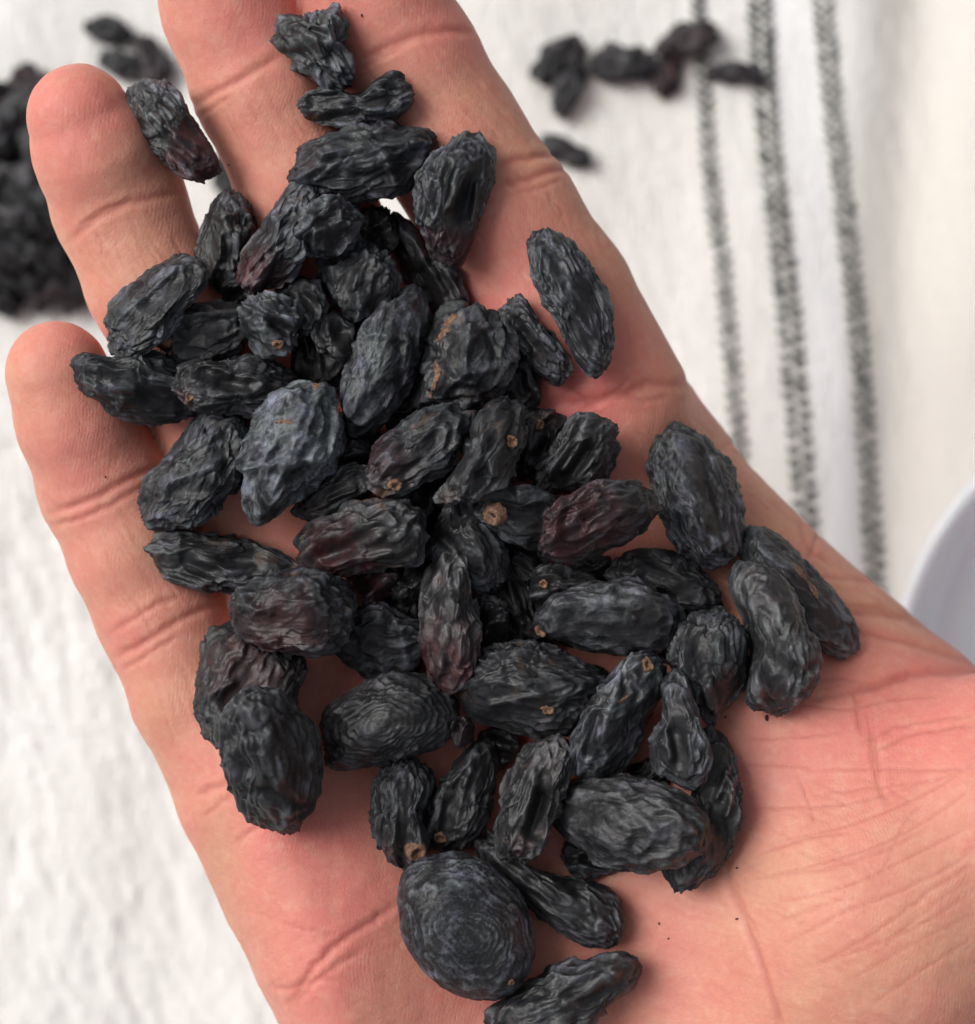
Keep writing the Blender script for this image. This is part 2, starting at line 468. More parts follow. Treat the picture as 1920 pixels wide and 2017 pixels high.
def build_hand_mesh():
    x0, x1 = -0.070, 0.112; y0, y1 = -0.108, 0.084; z0, z1 = -0.040, 0.020
    xs = np.arange(x0, x1, VOX, dtype=np.float32); ys = np.arange(y0, y1, VOX, dtype=np.float32); zs = np.arange(z0, z1, VOX, dtype=np.float32)
    nx, ny, nz = len(xs), len(ys), len(zs)
    # palm: 2D distance to the polygon on the grid
    X, Y = np.meshgrid(xs, ys, indexing='ij')
    poly = np.array(PALM, float)
    hh = -0.006
    wx, wy = P2W(poly[:, 0], poly[:, 1], hh)
    pts = np.stack([X.ravel(), Y.ravel()], 1)
    dmin = np.full(len(pts), 9.0); inside = np.zeros(len(pts), bool)
    for i in range(len(wx)):
        a = np.array([wx[i], wy[i]]); b = np.array([wx[(i + 1) % len(wx)], wy[(i + 1) % len(wx)]])
        ab = b - a; t = np.clip(((pts - a) @ ab) / (ab @ ab), 0, 1)
        dmin = np.minimum(dmin, np.hypot(*(pts - a - t[:, None] * ab).T))
        cond = ((a[1] > pts[:, 1]) != (b[1] > pts[:, 1])) & (pts[:, 0] < (b[0] - a[0]) * (pts[:, 1] - a[1]) / (b[1] - a[1] + 1e-12) + a[0])
        inside ^= cond
    d2 = np.where(inside, -dmin, dmin).reshape(nx, ny)
    # soften the polygon's corners
    for _ in range(10):
        q = np.pad(d2, 1, mode='edge'); d2 = (q[1:-1, 1:-1] * 2 + q[:-2, 1:-1] + q[2:, 1:-1] + q[1:-1, :-2] + q[1:-1, 2:]) / 6
    px, py = W2P(X, Y, -0.004)
    T = 0.0118
    zc = (palm_top(px, py) * MM - T).astype(np.float32)
    q1 = (d2 + T).astype(np.float32)
    Zg = zs[None, None, :]
    dz = np.abs(Zg - zc[:, :, None])
    sd = np.sqrt(np.maximum(q1, 0)[:, :, None] ** 2 + dz ** 2) - T
    sd = sd.astype(np.float32)

    def chain(pts3, kk):
        """distance to a chain of round cones, over its own box only"""
        P = np.array(pts3)
        R = P[:, 3] * S
        H = P[:, 2] * MM - R * 0.93
        R = R * (D - H) / D
        wx, wy = P2W(P[:, 0], P[:, 1], H)
        out = np.full((nx, ny, nz), 0.02, np.float32)
        for i in range(len(P) - 1):
            a = np.array([wx[i], wy[i], H[i]]); b = np.array([wx[i + 1], wy[i + 1], H[i + 1]])
            m = max(R[i], R[i + 1]) + 0.006
            i0, i1 = np.searchsorted(xs, [min(a[0], b[0]) - m, max(a[0], b[0]) + m])
            j0, j1 = np.searchsorted(ys, [min(a[1], b[1]) - m, max(a[1], b[1]) + m])
            xx = xs[i0:i1, None, None] - a[0]; yy = ys[None, j0:j1, None] - a[1]; zz = zs[None, None, :] - a[2]
            ab = b - a
            t = np.clip((xx * ab[0] + yy * ab[1] + zz * ab[2]) / (ab @ ab), 0, 1)
            r = R[i] + (R[i + 1] - R[i]) * t
            dd = np.sqrt((xx - t * ab[0]) ** 2 + (yy - t * ab[1]) ** 2 + ((zz - t * ab[2]) / 0.93) ** 2) - r
            sub = out[i0:i1, j0:j1]
            out[i0:i1, j0:j1] = smin(sub, dd.astype(np.float32), kk)
        return out
    fs = None
    for k in FINGERS:
        c = chain(FINGERS[k], 0.0012)
        fs = c if fs is None else smin(fs, c, 0.0007)
    sd = smin(sd, fs, 0.0040)
    sd = smin(sd, chain(THUMB, 0.004), 0.0045)
    # ---- surface nets
    ins = sd < 0
    c = np.zeros((nx - 1, ny - 1, nz - 1), np.int8)
    for a in (0, 1):
        for b in (0, 1):
            for e in (0, 1):
                c += ins[a:nx - 1 + a, b:ny - 1 + b, e:nz - 1 + e]
    act = (c > 0) & (c < 8)
    ci = np.argwhere(act)
    idx = np.full(act.shape, -1, np.int64); idx[tuple(ci.T)] = np.arange(len(ci))
    corners = np.array([(a, b, e) for a in (0, 1) for b in (0, 1) for e in (0, 1)])
    vals = np.stack([sd[ci[:, 0] + a, ci[:, 1] + b, ci[:, 2] + e] for a, b, e in corners], 1)
    acc = np.zeros((len(ci), 3)); cnt = np.zeros(len(ci))
    for i in range(8):
        for j in range(i + 1, 8):
            if np.abs(corners[i] - corners[j]).sum() != 1: continue
            va, vb = vals[:, i], vals[:, j]
            m = (va < 0) != (vb < 0)
            t = np.where(m, va / np.where(m, va - vb, 1), 0)
            acc += np.where(m[:, None], corners[i] + t[:, None] * (corners[j] - corners[i]), 0); cnt += m
    V = (ci + acc / cnt[:, None]) * VOX + (x0, y0, z0)
    F = []
    for ax in range(3):
        o = [0, 0, 0]; o[ax] = 1
        A = ins[:nx - o[0], :ny - o[1], :nz - o[2]]; B = ins[o[0]:, o[1]:, o[2]:]
        e = np.argwhere(A != B)
        b1, b2 = [(1, 2), (2, 0), (0, 1)][ax]
        ok = (e[:, b1] > 0) & (e[:, b2] > 0) & (e[:, b1] < [nx, ny, nz][b1] - 1) & (e[:, b2] < [nx, ny, nz][b2] - 1)
        e = e[ok]
        s = A[tuple(e.T)]
        def at(d1, d2):
            q = e.copy(); q[:, b1] += d1; q[:, b2] += d2
            return idx[tuple(q.T)]
        quad = np.stack([at(-1, -1), at(0, -1), at(0, 0), at(-1, 0)], 1)
        quad = np.where(s[:, None], quad, quad[:, ::-1])
        F.append(quad)
    F = np.concatenate(F); F = F[(F >= 0).all(1)]
    return V, F, sd, (x0, y0, z0)

HV, HF, HSD, HO = build_hand_mesh()

def sdf_at(p):
    q = (p - np.array(HO)) / VOX
    q = np.clip(q, 0.001, np.array(HSD.shape) - 1.002)
    i = q.astype(int); f = q - i
    r = 0
    for a in (0, 1):
        for b in (0, 1):
            for c in (0, 1):
                w = (f[:, 0] if a else 1 - f[:, 0]) * (f[:, 1] if b else 1 - f[:, 1]) * (f[:, 2] if c else 1 - f[:, 2])
                r = r + w * HSD[i[:, 0] + a, i[:, 1] + b, i[:, 2] + c]
    return r

def sdf_grad(p):
    e = VOX
    g = np.stack([sdf_at(p + d) - sdf_at(p - d) for d in (np.array([e, 0, 0]), np.array([0, e, 0]), np.array([0, 0, e]))], 1)
    return g / (np.linalg.norm(g, axis=1)[:, None] + 1e-12)

def subdivide_quads(V, F):
    n = len(V)
    E = np.concatenate([F[:, [0, 1]], F[:, [1, 2]], F[:, [2, 3]], F[:, [3, 0]]])
    E.sort(axis=1)
    key = E[:, 0].astype(np.int64) * n + E[:, 1]
    uk, inv = np.unique(key, return_inverse=True)
    em = (V[uk // n] + V[uk % n]) / 2
    fm = V[F].mean(1)
    m = len(F); e = inv.reshape(4, m) + n; c = np.arange(m) + n + len(em)
    NV = np.concatenate([V, em, fm])
    NF = np.concatenate([np.stack([F[:, k], e[k], c, e[(k + 3) % 4]], 1) for k in range(4)])
    return NV, NF

# creases: width px, depth mm, redness, then the photo points (1876 wide)
CREASES = [
    (7, .42, 1.0, [(100, 985), (160, 968), (215, 940), (262, 915), (300, 905)]),          # little finger, first joint
    (6, .30, .8, [(95, 1010), (150, 1000), (210, 972), (270, 940), (310, 925)]),
    (6, .30, .8, [(215, 1218), (265, 1185), (310, 1160), (350, 1150)]),
    (7, .42, 1., [(222, 1262), (270, 1240), (320, 1208), (380, 1175), (430, 1160)]),
    (5, .22, .6, [(235, 1290), (285, 1260), (340, 1225)]),
    (6, .32, .8, [(378, 1530), (420, 1512), (460, 1500)]),
    (5, .22, .6, [(390, 1570), (425, 1545), (450, 1530)]),
    (7, .30, .7, [(130, 470), (180, 425), (240, 395), (300, 378), (350, 372)]),           # ring finger
    (5, .20, .5, [(150, 440), (200, 405), (260, 382)]),
    (8, .36, .9, [(352, 215), (395, 190), (440, 165), (500, 128), (545, 105)]),           # middle finger
    (5, .18, .5, [(360, 250), (400, 215), (450, 180)]),
    (8, .36, .9, [(690, 118), (740, 92), (800, 70), (860, 58), (915, 62)]),               # index finger
    (5, .20, .5, [(665, 140), (720, 118), (780, 92)]),
    (7, .40, 1., [(955, 318), (1000, 305), (1050, 300), (1075, 296)]),
    (7, .40, 1., [(960, 355), (1010, 345), (1060, 330), (1100, 326)]),
    (5, .20, .5, [(975, 375), (1030, 362), (1085, 345)]),
    (9, .55, 1.0, [(1060, 772), (1110, 775), (1160, 765), (1210, 752), (1250, 735), (1300, 738), (1345, 728)]),  # palm, upper crease
    (5, .25, .6, [(1090, 745), (1130, 770), (1160, 800)]),
    (5, .25, .6, [(1215, 720), (1180, 760), (1100, 800)]),
    (5, .25, .5, [(1200, 755), (1240, 770), (1290, 760)]),
    (5, .2, .5, [(1380, 870), (1410, 855), (1440, 860)]),
    (6, .28, .6, [(1540, 1000), (1545, 1030), (1560, 1060), (1600, 1090)]),
    (5, .25, .6, [(1585, 1010), (1570, 1040), (1560, 1075)]),
    (5, .2, .5, [(1560, 1110), (1630, 1115), (1700, 1125), (1750, 1130)]),
    (5, .2, .5, [(1580, 1150), (1640, 1165), (1700, 1172)]),
    (9, .80, .9, [(1612, 1176), (1660, 1178), (1710, 1182), (1770, 1198), (1830, 1226), (1900, 1265)]),
    (7, .35, .8, [(1620, 1215), (1690, 1225), (1760, 1240), (1830, 1262), (1900, 1290)]),
    (9, .85, 1.0, [(1640, 1332), (1690, 1320), (1740, 1302), (1790, 1294), (1840, 1293), (1910, 1296)]),
    (5, .25, .6, [(1560, 1345), (1620, 1338), (1690, 1322)]),
    (7, .48, .8, [(1398, 1660), (1405, 1700), (1418, 1740), (1440, 1790), (1462, 1850), (1480, 1900), (1500, 1960), (1510, 2020)]),  # life line
    (5, .22, .5, [(1412, 1690), (1430, 1745), (1460, 1800)]),
    (5, .22, .6, [(1650, 1340), (1655, 1380), (1662, 1420)]),
    (6, .30, .6, [(1680, 1400), (1686, 1450), (1692, 1510), (1708, 1545)]),
    (7, .50, .9, [(560, 1930), (590, 1880), (620, 1845), (670, 1800), (720, 1770), (765, 1735)]),   # bottom left
    (6, .35, .7, [(565, 1935), (610, 1885), (660, 1850), (700, 1830)]),
    (5, .25, .6, [(520, 1900), (560, 1900), (600, 1890), (650, 1882)]),
    (4, .2, .5, [(535, 1775), (600, 1790), (660, 1800)]),
    (5, .3, .6, [(455, 1620), (480, 1600), (510, 1580)]),
]
FAN = [  # fine lines across the palm toward the thumb's web (1200,1100)+p/2.15, 1920 wide
    [(560, 1370), (780, 1320), (1000, 1260), (1200, 1190), (1400, 1070), (1548, 960)],
    [(700, 1460), (1000, 1390), (1300, 1250), (1548, 1120)],
    [(560, 770), (700, 765), (850, 755), (1000, 735)],
    [(850, 895), (1100, 892), (1350, 895), (1548, 890)],
    [(860, 1000), (1150, 965), (1400, 930), (1548, 862)],
    [(1050, 790), (1200, 720), (1350, 690), (1548, 662)],
    [(1100, 830), (1300, 740), (1548, 710)],
    [(700, 1200), (1000, 1130), (1250, 1040), (1500, 900)],
    [(600, 1060), (800, 1050), (1050, 1030), (1300, 960)],
    [(740, 1630), (1000, 1500), (1250, 1400), (1548, 1240)],
    [(760, 1750), (1000, 1680), (1300, 1560), (1548, 1400)],
    [(700, 1340), (900, 1310), (1150, 1240), (1350, 1140)],
    [(880, 1720), (1150, 1560), (1400, 1380), (1548, 1290)],
    [(1000, 1800), (1250, 1650), (1548, 1500)],
    [(640, 1250), (860, 1180), (1020, 1160)],
    [(760, 520), (950, 510), (1150, 525), (1300, 500)],
    [(780, 610), (1000, 640), (1200, 600), (1400, 580)],
    [(1150, 1660), (1350, 1480), (1548, 1340)],
    [(700, 1530), (850, 1490), (1000, 1440)],
    [(1100, 1900), (1300, 1760), (1548, 1600)],
    [(1080, 640), (1100, 740), (1112, 860), (1140, 960)],
    [(1035, 560), (1045, 640), (1055, 730)],
    [(800, 930), (840, 1030), (870, 1130)],
    [(560, 880), (720, 880), (860, 885)],
    [(1150, 1340), (1250, 1120), (1330, 1040)],
]

def skin_details():
    rng = np.random.default_rng(11)
    V, F = subdivide_quads(HV, HF)
    for _ in range(2):
        V = V - (sdf_at(V)[:, None] * sdf_grad(V)) * 0.9
    N = sdf_grad(V)
    px, py = W2P(V[:, 0], V[:, 1], V[:, 2])
    q = np.stack([px, py], 1)
    up = sstep(-0.15, 0.25, N[:, 2])
    crease = np.zeros(len(V)); depth = np.zeros(len(V)); bulge = np.zeros(len(V))
    lines = [(w * G, d, r, np.array(p, float) * G) for w, d, r, p in CREASES]
    for p in FAN:
        lines.append((rng.uniform(3.0, 4.6), rng.uniform(.10, .21), rng.uniform(.5, .85), np.array(p, float) / 2.15 + (1200, 1100)))
    # fine lines running along the fingers and round the finger roots
    def along(a, b, n, w, ln, jit=6):
        a = np.array(a, float) * G; b = np.array(b, float) * G; d = (b - a) / np.linalg.norm(b - a); m = np.array([-d[1], d[0]])
        for k in range(n):
            s = rng.uniform(0.0, 1.0) * np.linalg.norm(b - a); o = rng.uniform(-w, w); L = rng.uniform(0.5, 1.0) * ln
            c = a + d * s + m * o
            pp = [c + d * (t * L) + m * (rng.normal(0, jit) * 0.4 + 0.00035 * o * (t * L)) for t in (-.5, -.15, .2, .5)]
            lines.append((rng.uniform(2.8, 4.2), rng.uniform(.05, .11), rng.uniform(.10, .26), np.array(pp)))
    along((215, 1000), (330, 1180), 34, 95, 90)
    along((360, 1260), (420, 1480), 30, 75, 90)
    along((230, 440), (300, 560), 30, 95, 80)
    along((480, 190), (640, 480), 40, 100, 100)
    along((760, 120), (960, 330), 46, 110, 100)
    along((1010, 380), (1130, 600), 36, 120, 90)
    along((1250, 860), (1500, 1090), 34, 130, 80)
    along((1300, 1500), (1700, 1700), 60, 260, 110, 10)
    along((1300, 1780), (1750, 1900), 50, 160, 130, 10)
    for k in range(46):      # slanted prints' folds on the heel of the hand
        c = np.array([rng.uniform(470, 760), rng.uniform(1640, 1960)]) * G
        d = np.array([math.cos(-0.45), math.sin(-0.45)]) if rng.random() < .6 else np.array([math.cos(.35), math.sin(.35)])
        L = rng.uniform(40, 110)
        lines.append((rng.uniform(2.8, 4.0), rng.uniform(.04, .09), rng.uniform(.08, .2), np.array([c - d * L, c + (rng.normal(0, 3), rng.normal(0, 3)), c + d * L])))
    for w, dp, rd, pts in lines:
        lo = pts.min(0) - 3.2 * w - 4; hi = pts.max(0) + 3.2 * w + 4
        sel = np.nonzero((px > lo[0]) & (px < hi[0]) & (py > lo[1]) & (py < hi[1]) & (up > 0))[0]
        if not len(sel): continue
        # smooth the polyline
        if len(pts) > 2:
            t = np.arange(len(pts)); tt = np.linspace(0, len(pts) - 1, (len(pts) - 1) * 5 + 1)
            def cr(c):
                i = np.clip(np.floor(tt).astype(int), 0, len(pts) - 2); u = tt - i
                g = lambda j: c[np.clip(i + j, 0, len(pts) - 1)]
                return 0.5 * (2 * g(0) + (g(1) - g(-1)) * u + (2 * g(-1) - 5 * g(0) + 4 * g(1) - g(2)) * u ** 2 + (3 * g(0) - g(-1) - 3 * g(1) + g(2)) * u ** 3)
            pts = np.stack([cr(pts[:, 0]), cr(pts[:, 1])], 1)
            if w > 4: pts = pts + rng.normal(0, 1.3, pts.shape)
        Q = q[sel]; best = np.full(len(Q), 1e9); par = np.zeros(len(Q)); n = len(pts) - 1
        for i in range(n):
            a, b = pts[i], pts[i + 1]; ab = b - a
            t = np.clip(((Q - a) @ ab) / (ab @ ab + 1e-9), 0, 1)
            dd = np.hypot(*(Q - a - t[:, None] * ab).T)
            m = dd < best; best = np.where(m, dd, best); par = np.where(m, (i + t) / n, par)
        taper = sstep(0, 0.18, par) * sstep(1.0, 0.82, par)
        taper = 0.25 + 0.75 * taper
        g = np.exp(-(best / w) ** 2) * taper
        dp *= 0.60 if w < 8.5 else 0.45; w = w * (1.0 if rd < .55 else 1.15)
        depth[sel] += dp * g * up[sel]
        bulge[sel] += dp * 0.20 * np.exp(-((best - 2.0 * w) / (1.1 * w)) ** 2) * taper * up[sel]
        crease[sel] = np.maximum(crease[sel], rd * np.exp(-(best / (w * 0.85)) ** 2) * taper * up[sel])
    P3 = V * 1000
    lump = 0.16 * fbm(P3 / 9.0, 3) + 0.035 * fbm(P3 / 2.2 + 9, 2)
    V = V + N * ((lump - depth + bulge) * MM)[:, None]
    # where the blood shows, red shade painted in under the heap, and where the skin is sallow (photo px, 1876 wide)
    def spots(lst):
        r = np.zeros(len(V))
        for x, y, sx, sy, a in lst:
            r += a * np.exp(-(((px - x * G) / (sx * G)) ** 2 + ((py - y * G) / (sy * G)) ** 2))
        return r
    red = spots([(105, 650, 90, 70, .45), (150, 200, 110, 90, .5), (120, 320, 60, 80, .3), (420, 60, 130, 110, .5), (700, 20, 150, 70, .55),
                 (1800, 1400, 190, 90, .75), (1250, 1330, 300, 60, .3), (600, 1720, 180, 110, .6), (640, 1900, 120, 110, .45), (1150, 700, 90, 60, .35),
                 (1230, 800, 150, 60, .35), (250, 1210, 90, 60, .35), (440, 1120, 130, 50, .25), (1850, 1290, 90, 40, .5), (1560, 1500, 300, 120, .22),
                 (560, 1600, 150, 60, .45), (920, 320, 120, 60, .2), (150, 870, 80, 60, .25), (1300, 1880, 300, 90, .22), (640, 640, 260, 160, .4), (900, 1000, 300, 500, 1.0), (700, 600, 250, 200, .5), (1120, 700, 120, 200, .4)])
    tan = spots([(1180, 480, 130, 170, .75), (1020, 250, 110, 110, .5), (1320, 800, 110, 150, .55), (1500, 1000, 160, 130, .55), (1750, 1160, 160, 70, .6),
                 (420, 1700, 50, 130, .8), (470, 1880, 40, 100, .6), (300, 1400, 60, 160, .5), (270, 1080, 110, 80, .45), (290, 470, 110, 90, .45),
                 (550, 300, 90, 110, .35), (860, 170, 90, 80, .4), (1600, 1900, 220, 120, .35), (1500, 1700, 150, 100, .25), (1780, 1850, 160, 130, .35)])
    red = np.clip(red + 0.18 * noise3(P3 / 12.0), 0, 1); tan = np.clip(tan + 0.22 * noise3(P3 / 10.0 + 40), 0, 1)
    # phase of the print ridges
    P = P3 + 0
    ang = 0.9 * noise3(P / 22.0 + 3)
    wave = (P[:, 0] * 0.90 - P[:, 1] * 0.10 + 0.8 * fbm(P / 8.5 + 1, 2) + 3.0 * noise3(P / 22.0 + 8)) * (2 * math.pi / 0.40)
    return V, F, dict(red=red, tan=tan, crease=np.clip(crease, 0, 1), print_u=wave)

V, F, at = skin_details()
_t = V[F]; _vol = np.einsum("ij,ij->i", _t[:, 0], np.cross(_t[:, 1], _t[:, 2])).sum()
if _vol < 0: F = F[:, ::-1].copy()
HANDV = V
hand = mesh_obj('person', V + (0, 0, HZ), F, MSKIN, attrs=at)
tag(hand, 'open right hand held palm up with slightly curled fingers, cupping a heap of black raisins', 'person')

# ------------------------------------------------------------------ height map along the camera's rays (photo px / 4)
GS = 4.0
GW, GH, GM = 560, 640, 40     # cells, margin
def gij(px, py): return ((px / GS + GM), (py / GS + GM))
HM = np.full((GW, GH), -0.030)
def splat(px, py, h, hm):
    i, j = gij(px, py); i = np.round(i).astype(int); j = np.round(j).astype(int)
    ok = (i >= 0) & (i < GW) & (j >= 0) & (j < GH)
    np.maximum.at(hm, (i[ok], j[ok]), h[ok])
_px, _py = W2P(HANDV[:, 0], HANDV[:, 1], HANDV[:, 2])
_up = HANDV[:, 2] > -0.02
splat(_px[_up], _py[_up], HANDV[_up, 2], HM)

HM0 = HM.copy()
# ------------------------------------------------------------------ raisins
def cube_sphere(n):
    a = np.tan(np.linspace(-math.pi / 4, math.pi / 4, n + 1))
    U, W = np.meshgrid(a, a, indexing='ij'); o = np.ones_like(U)
    V = []; F = []; k = 0
    for s in ((U, W, o), (W, U, -o), (o, U, W), (-o, W, U), (W, o, U), (U, -o, W)):
        v = np.stack([c.ravel() for c in s], 1); V.append(v)
        i = np.arange((n + 1) ** 2).reshape(n + 1, n + 1) + k; k += (n + 1) ** 2
        F.append(np.stack([i[:-1, :-1], i[1:, :-1], i[1:, 1:], i[:-1, 1:]], -1).reshape(-1, 4))
    V = np.concatenate(V); V /= np.linalg.norm(V, axis=1)[:, None]; F = np.concatenate(F)
    key = np.round(V * 1e5).astype(np.int64)
    _, first, inv = np.unique(key, axis=0, return_index=True, return_inverse=True)
    return V[first], inv.ravel()[F]
_CS = {}
def cs(n):
    if n not in _CS: _CS[n] = cube_sphere(n)
    return _CS[n]

def radial(poly):
    """smooth closed outline -> centroid, 720 radii by angle"""
    P = np.array(poly, float); n = len(P)
    t = np.linspace(0, n, n * 16, endpoint=False); i = np.floor(t).astype(int); u = (t - i)[:, None]
    g = lambda j: P[(i + j) % n]
    C = 0.5 * (2 * g(0) + (g(1) - g(-1)) * u + (2 * g(-1) - 5 * g(0) + 4 * g(1) - g(2)) * u ** 2 + (3 * g(0) - g(-1) - 3 * g(1) + g(2)) * u ** 3)
    x, y = C.T; x2, y2 = np.roll(x, -1), np.roll(y, -1); cr = x * y2 - x2 * y; A = cr.sum() / 2
    c = np.array([((x + x2) * cr).sum() / (6 * A), ((y + y2) * cr).sum() / (6 * A)])
    d = C - c; ang = np.arctan2(d[:, 1], d[:, 0]); r = np.hypot(d[:, 0], d[:, 1])
    bins = np.full(720, np.nan); k = np.floor((ang + math.pi) / (2 * math.pi) * 720).astype(int) % 720
    for kk, rr in zip(k, r): bins[kk] = rr if np.isnan(bins[kk]) else max(bins[kk], rr)
    ok = ~np.isnan(bins); xs_ = np.arange(720)
    bins = np.interp(xs_, xs_[ok], bins[ok], period=720)
    for _ in range(6): bins = (np.roll(bins, 1) + 2 * bins + np.roll(bins, -1)) / 4
    cov = np.cov(C.T); w, vec = np.linalg.eigh(cov)
    return c, bins, vec[:, 1], math.sqrt(w[1]) * 1.414 * 1.35, math.sqrt(w[0]) * 1.414 * 1.35, abs(A)

def wrinkle(p, axis_len, width, seed, style, nrm):
    """p in mm in the raisin's own frame (long axis first) -> displacement (mm), ridge 0..1"""
    sd = np.array([seed * 7.13, seed * 3.71, seed * 5.39])
    wv = np.stack([noise3(p / 3.2 + sd + k * 11.7) for k in range(3)], 1)
    a = p[:, 0] / axis_len
    # big folds and dents of the collapsed berry
    b1 = noise3(p * np.array([0.16, 0.30, 0.30]) + sd)
    b2 = noise3((p + wv * 0.9) * np.array([0.22, 0.42, 0.42]) + sd * 1.7)
    fold = (1 - np.abs(b2) * 2.4)
    big = 0.75 * b1 + 0.55 * fold - 0.3
    # creases run lengthwise and braid into one another
    q = p + wv * np.array([1.2, 0.50, 0.50])
    sp = style.get('sp', 1.0)
    n1 = noise3(q * np.array([0.17, 0.72, 0.72]) / sp + sd * 2.1)
    n2 = noise3(q * np.array([0.36, 1.55, 1.55]) / sp + sd * 3.3)
    r1 = np.clip(1 - np.abs(n1) * 2.6, 0, 1) ** 1.3
    r2 = np.clip(1 - np.abs(n2) * 2.4, 0, 1) ** 1.2
    ph = np.arctan2(p[:, 2], p[:, 1])
    nr = max(7, round(width * 3.0 / (1.15 * sp)))
    s = nr * ph / (2 * math.pi) + 1.6 * noise3(q * np.array([0.20, 0.30, 0.30]) + sd) + 0.40 * noise3(q * np.array([.45, .8, .8]) + sd * 4)
    sw = s - np.floor(s)
    lng = np.where(sw < 0.76, sw / 0.76, (1 - sw) / 0.24) ** 1.7
    tipf = sstep(1.0, 0.72, np.abs(a))
    brk = 0.35 + 0.65 * sstep(-0.25, 0.25, noise3(p * np.array([0.55, 0.5, 0.5]) + sd * 5))
    lng = lng * brk * (0.3 + 0.7 * tipf)
    # scaly plates
    f1, f2, cid, off = worley((p + wv * 0.5) * np.array([0.34, 0.95, 0.95]) / sp + sd)
    plate = sstep(0.0, 0.22, f2 - f1) * (0.55 + 0.45 * cid) + 0.45 * off[:, 0]
    # onion rings about a point on the upper face
    rc = style.get('rc', (0.1, 0.0))
    dx = (p[:, 0] - rc[0] * axis_len) / style.get('rax', 1.45); dy = p[:, 1] - rc[1] * width
    rd0 = np.hypot(dx, dy) / (0.62 * sp)
    rd = rd0 + 1.5 * noise3(p * 0.20 + sd) + 0.55 * noise3(p * np.array([.45, .8, .8]) + sd) + 0.20 * noise3(p * 1.2 + sd)
    rw = rd - np.floor(rd)
    ring = np.where(rw < 0.7, rw / 0.7, (1 - rw) / 0.3) ** 1.3 * (0.12 + 0.88 * sstep(0.8, 3.8, rd0)) * (0.45 + 0.55 * sstep(-.3, .3, noise3(p * .5 + sd * 3)))
    fine = np.clip(1 - np.abs(noise3(q * np.array([1.3, 3.3, 3.3]) + sd)) * 2.2, 0, 1)
    L, Pl, Rg, So = style.get('long', 1), style.get('plate', 0), style.get('ring', 0), style.get('rough', 1)
    h = L * (0.40 * r1 + 0.14 * r2 + 0.44 * lng) + Pl * 0.62 * plate + Rg * 0.36 * ring + So * 0.10 * fine
    tot = 0.98 * L + 0.62 * Pl + 0.36 * Rg + 0.10 * So
    ridge = np.clip(h / tot * 1.35, 0, 1)
    ridge = np.clip(ridge + 0.30 * min(1, Rg) * (1 - sstep(0.8, 4.5, rd0)), 0, 1)
    mod = 0.55 + 0.45 * sstep(-0.35, 0.35, noise3(p / 3.8 + sd * 6))
    amp = style.get('amp', 1.0)
    disp = amp * (h - 0.5 * tot) * (0.5 + 0.5 * mod) * 0.92 + style.get('big', 1.0) * 0.80 * big
    return disp, ridge, wv

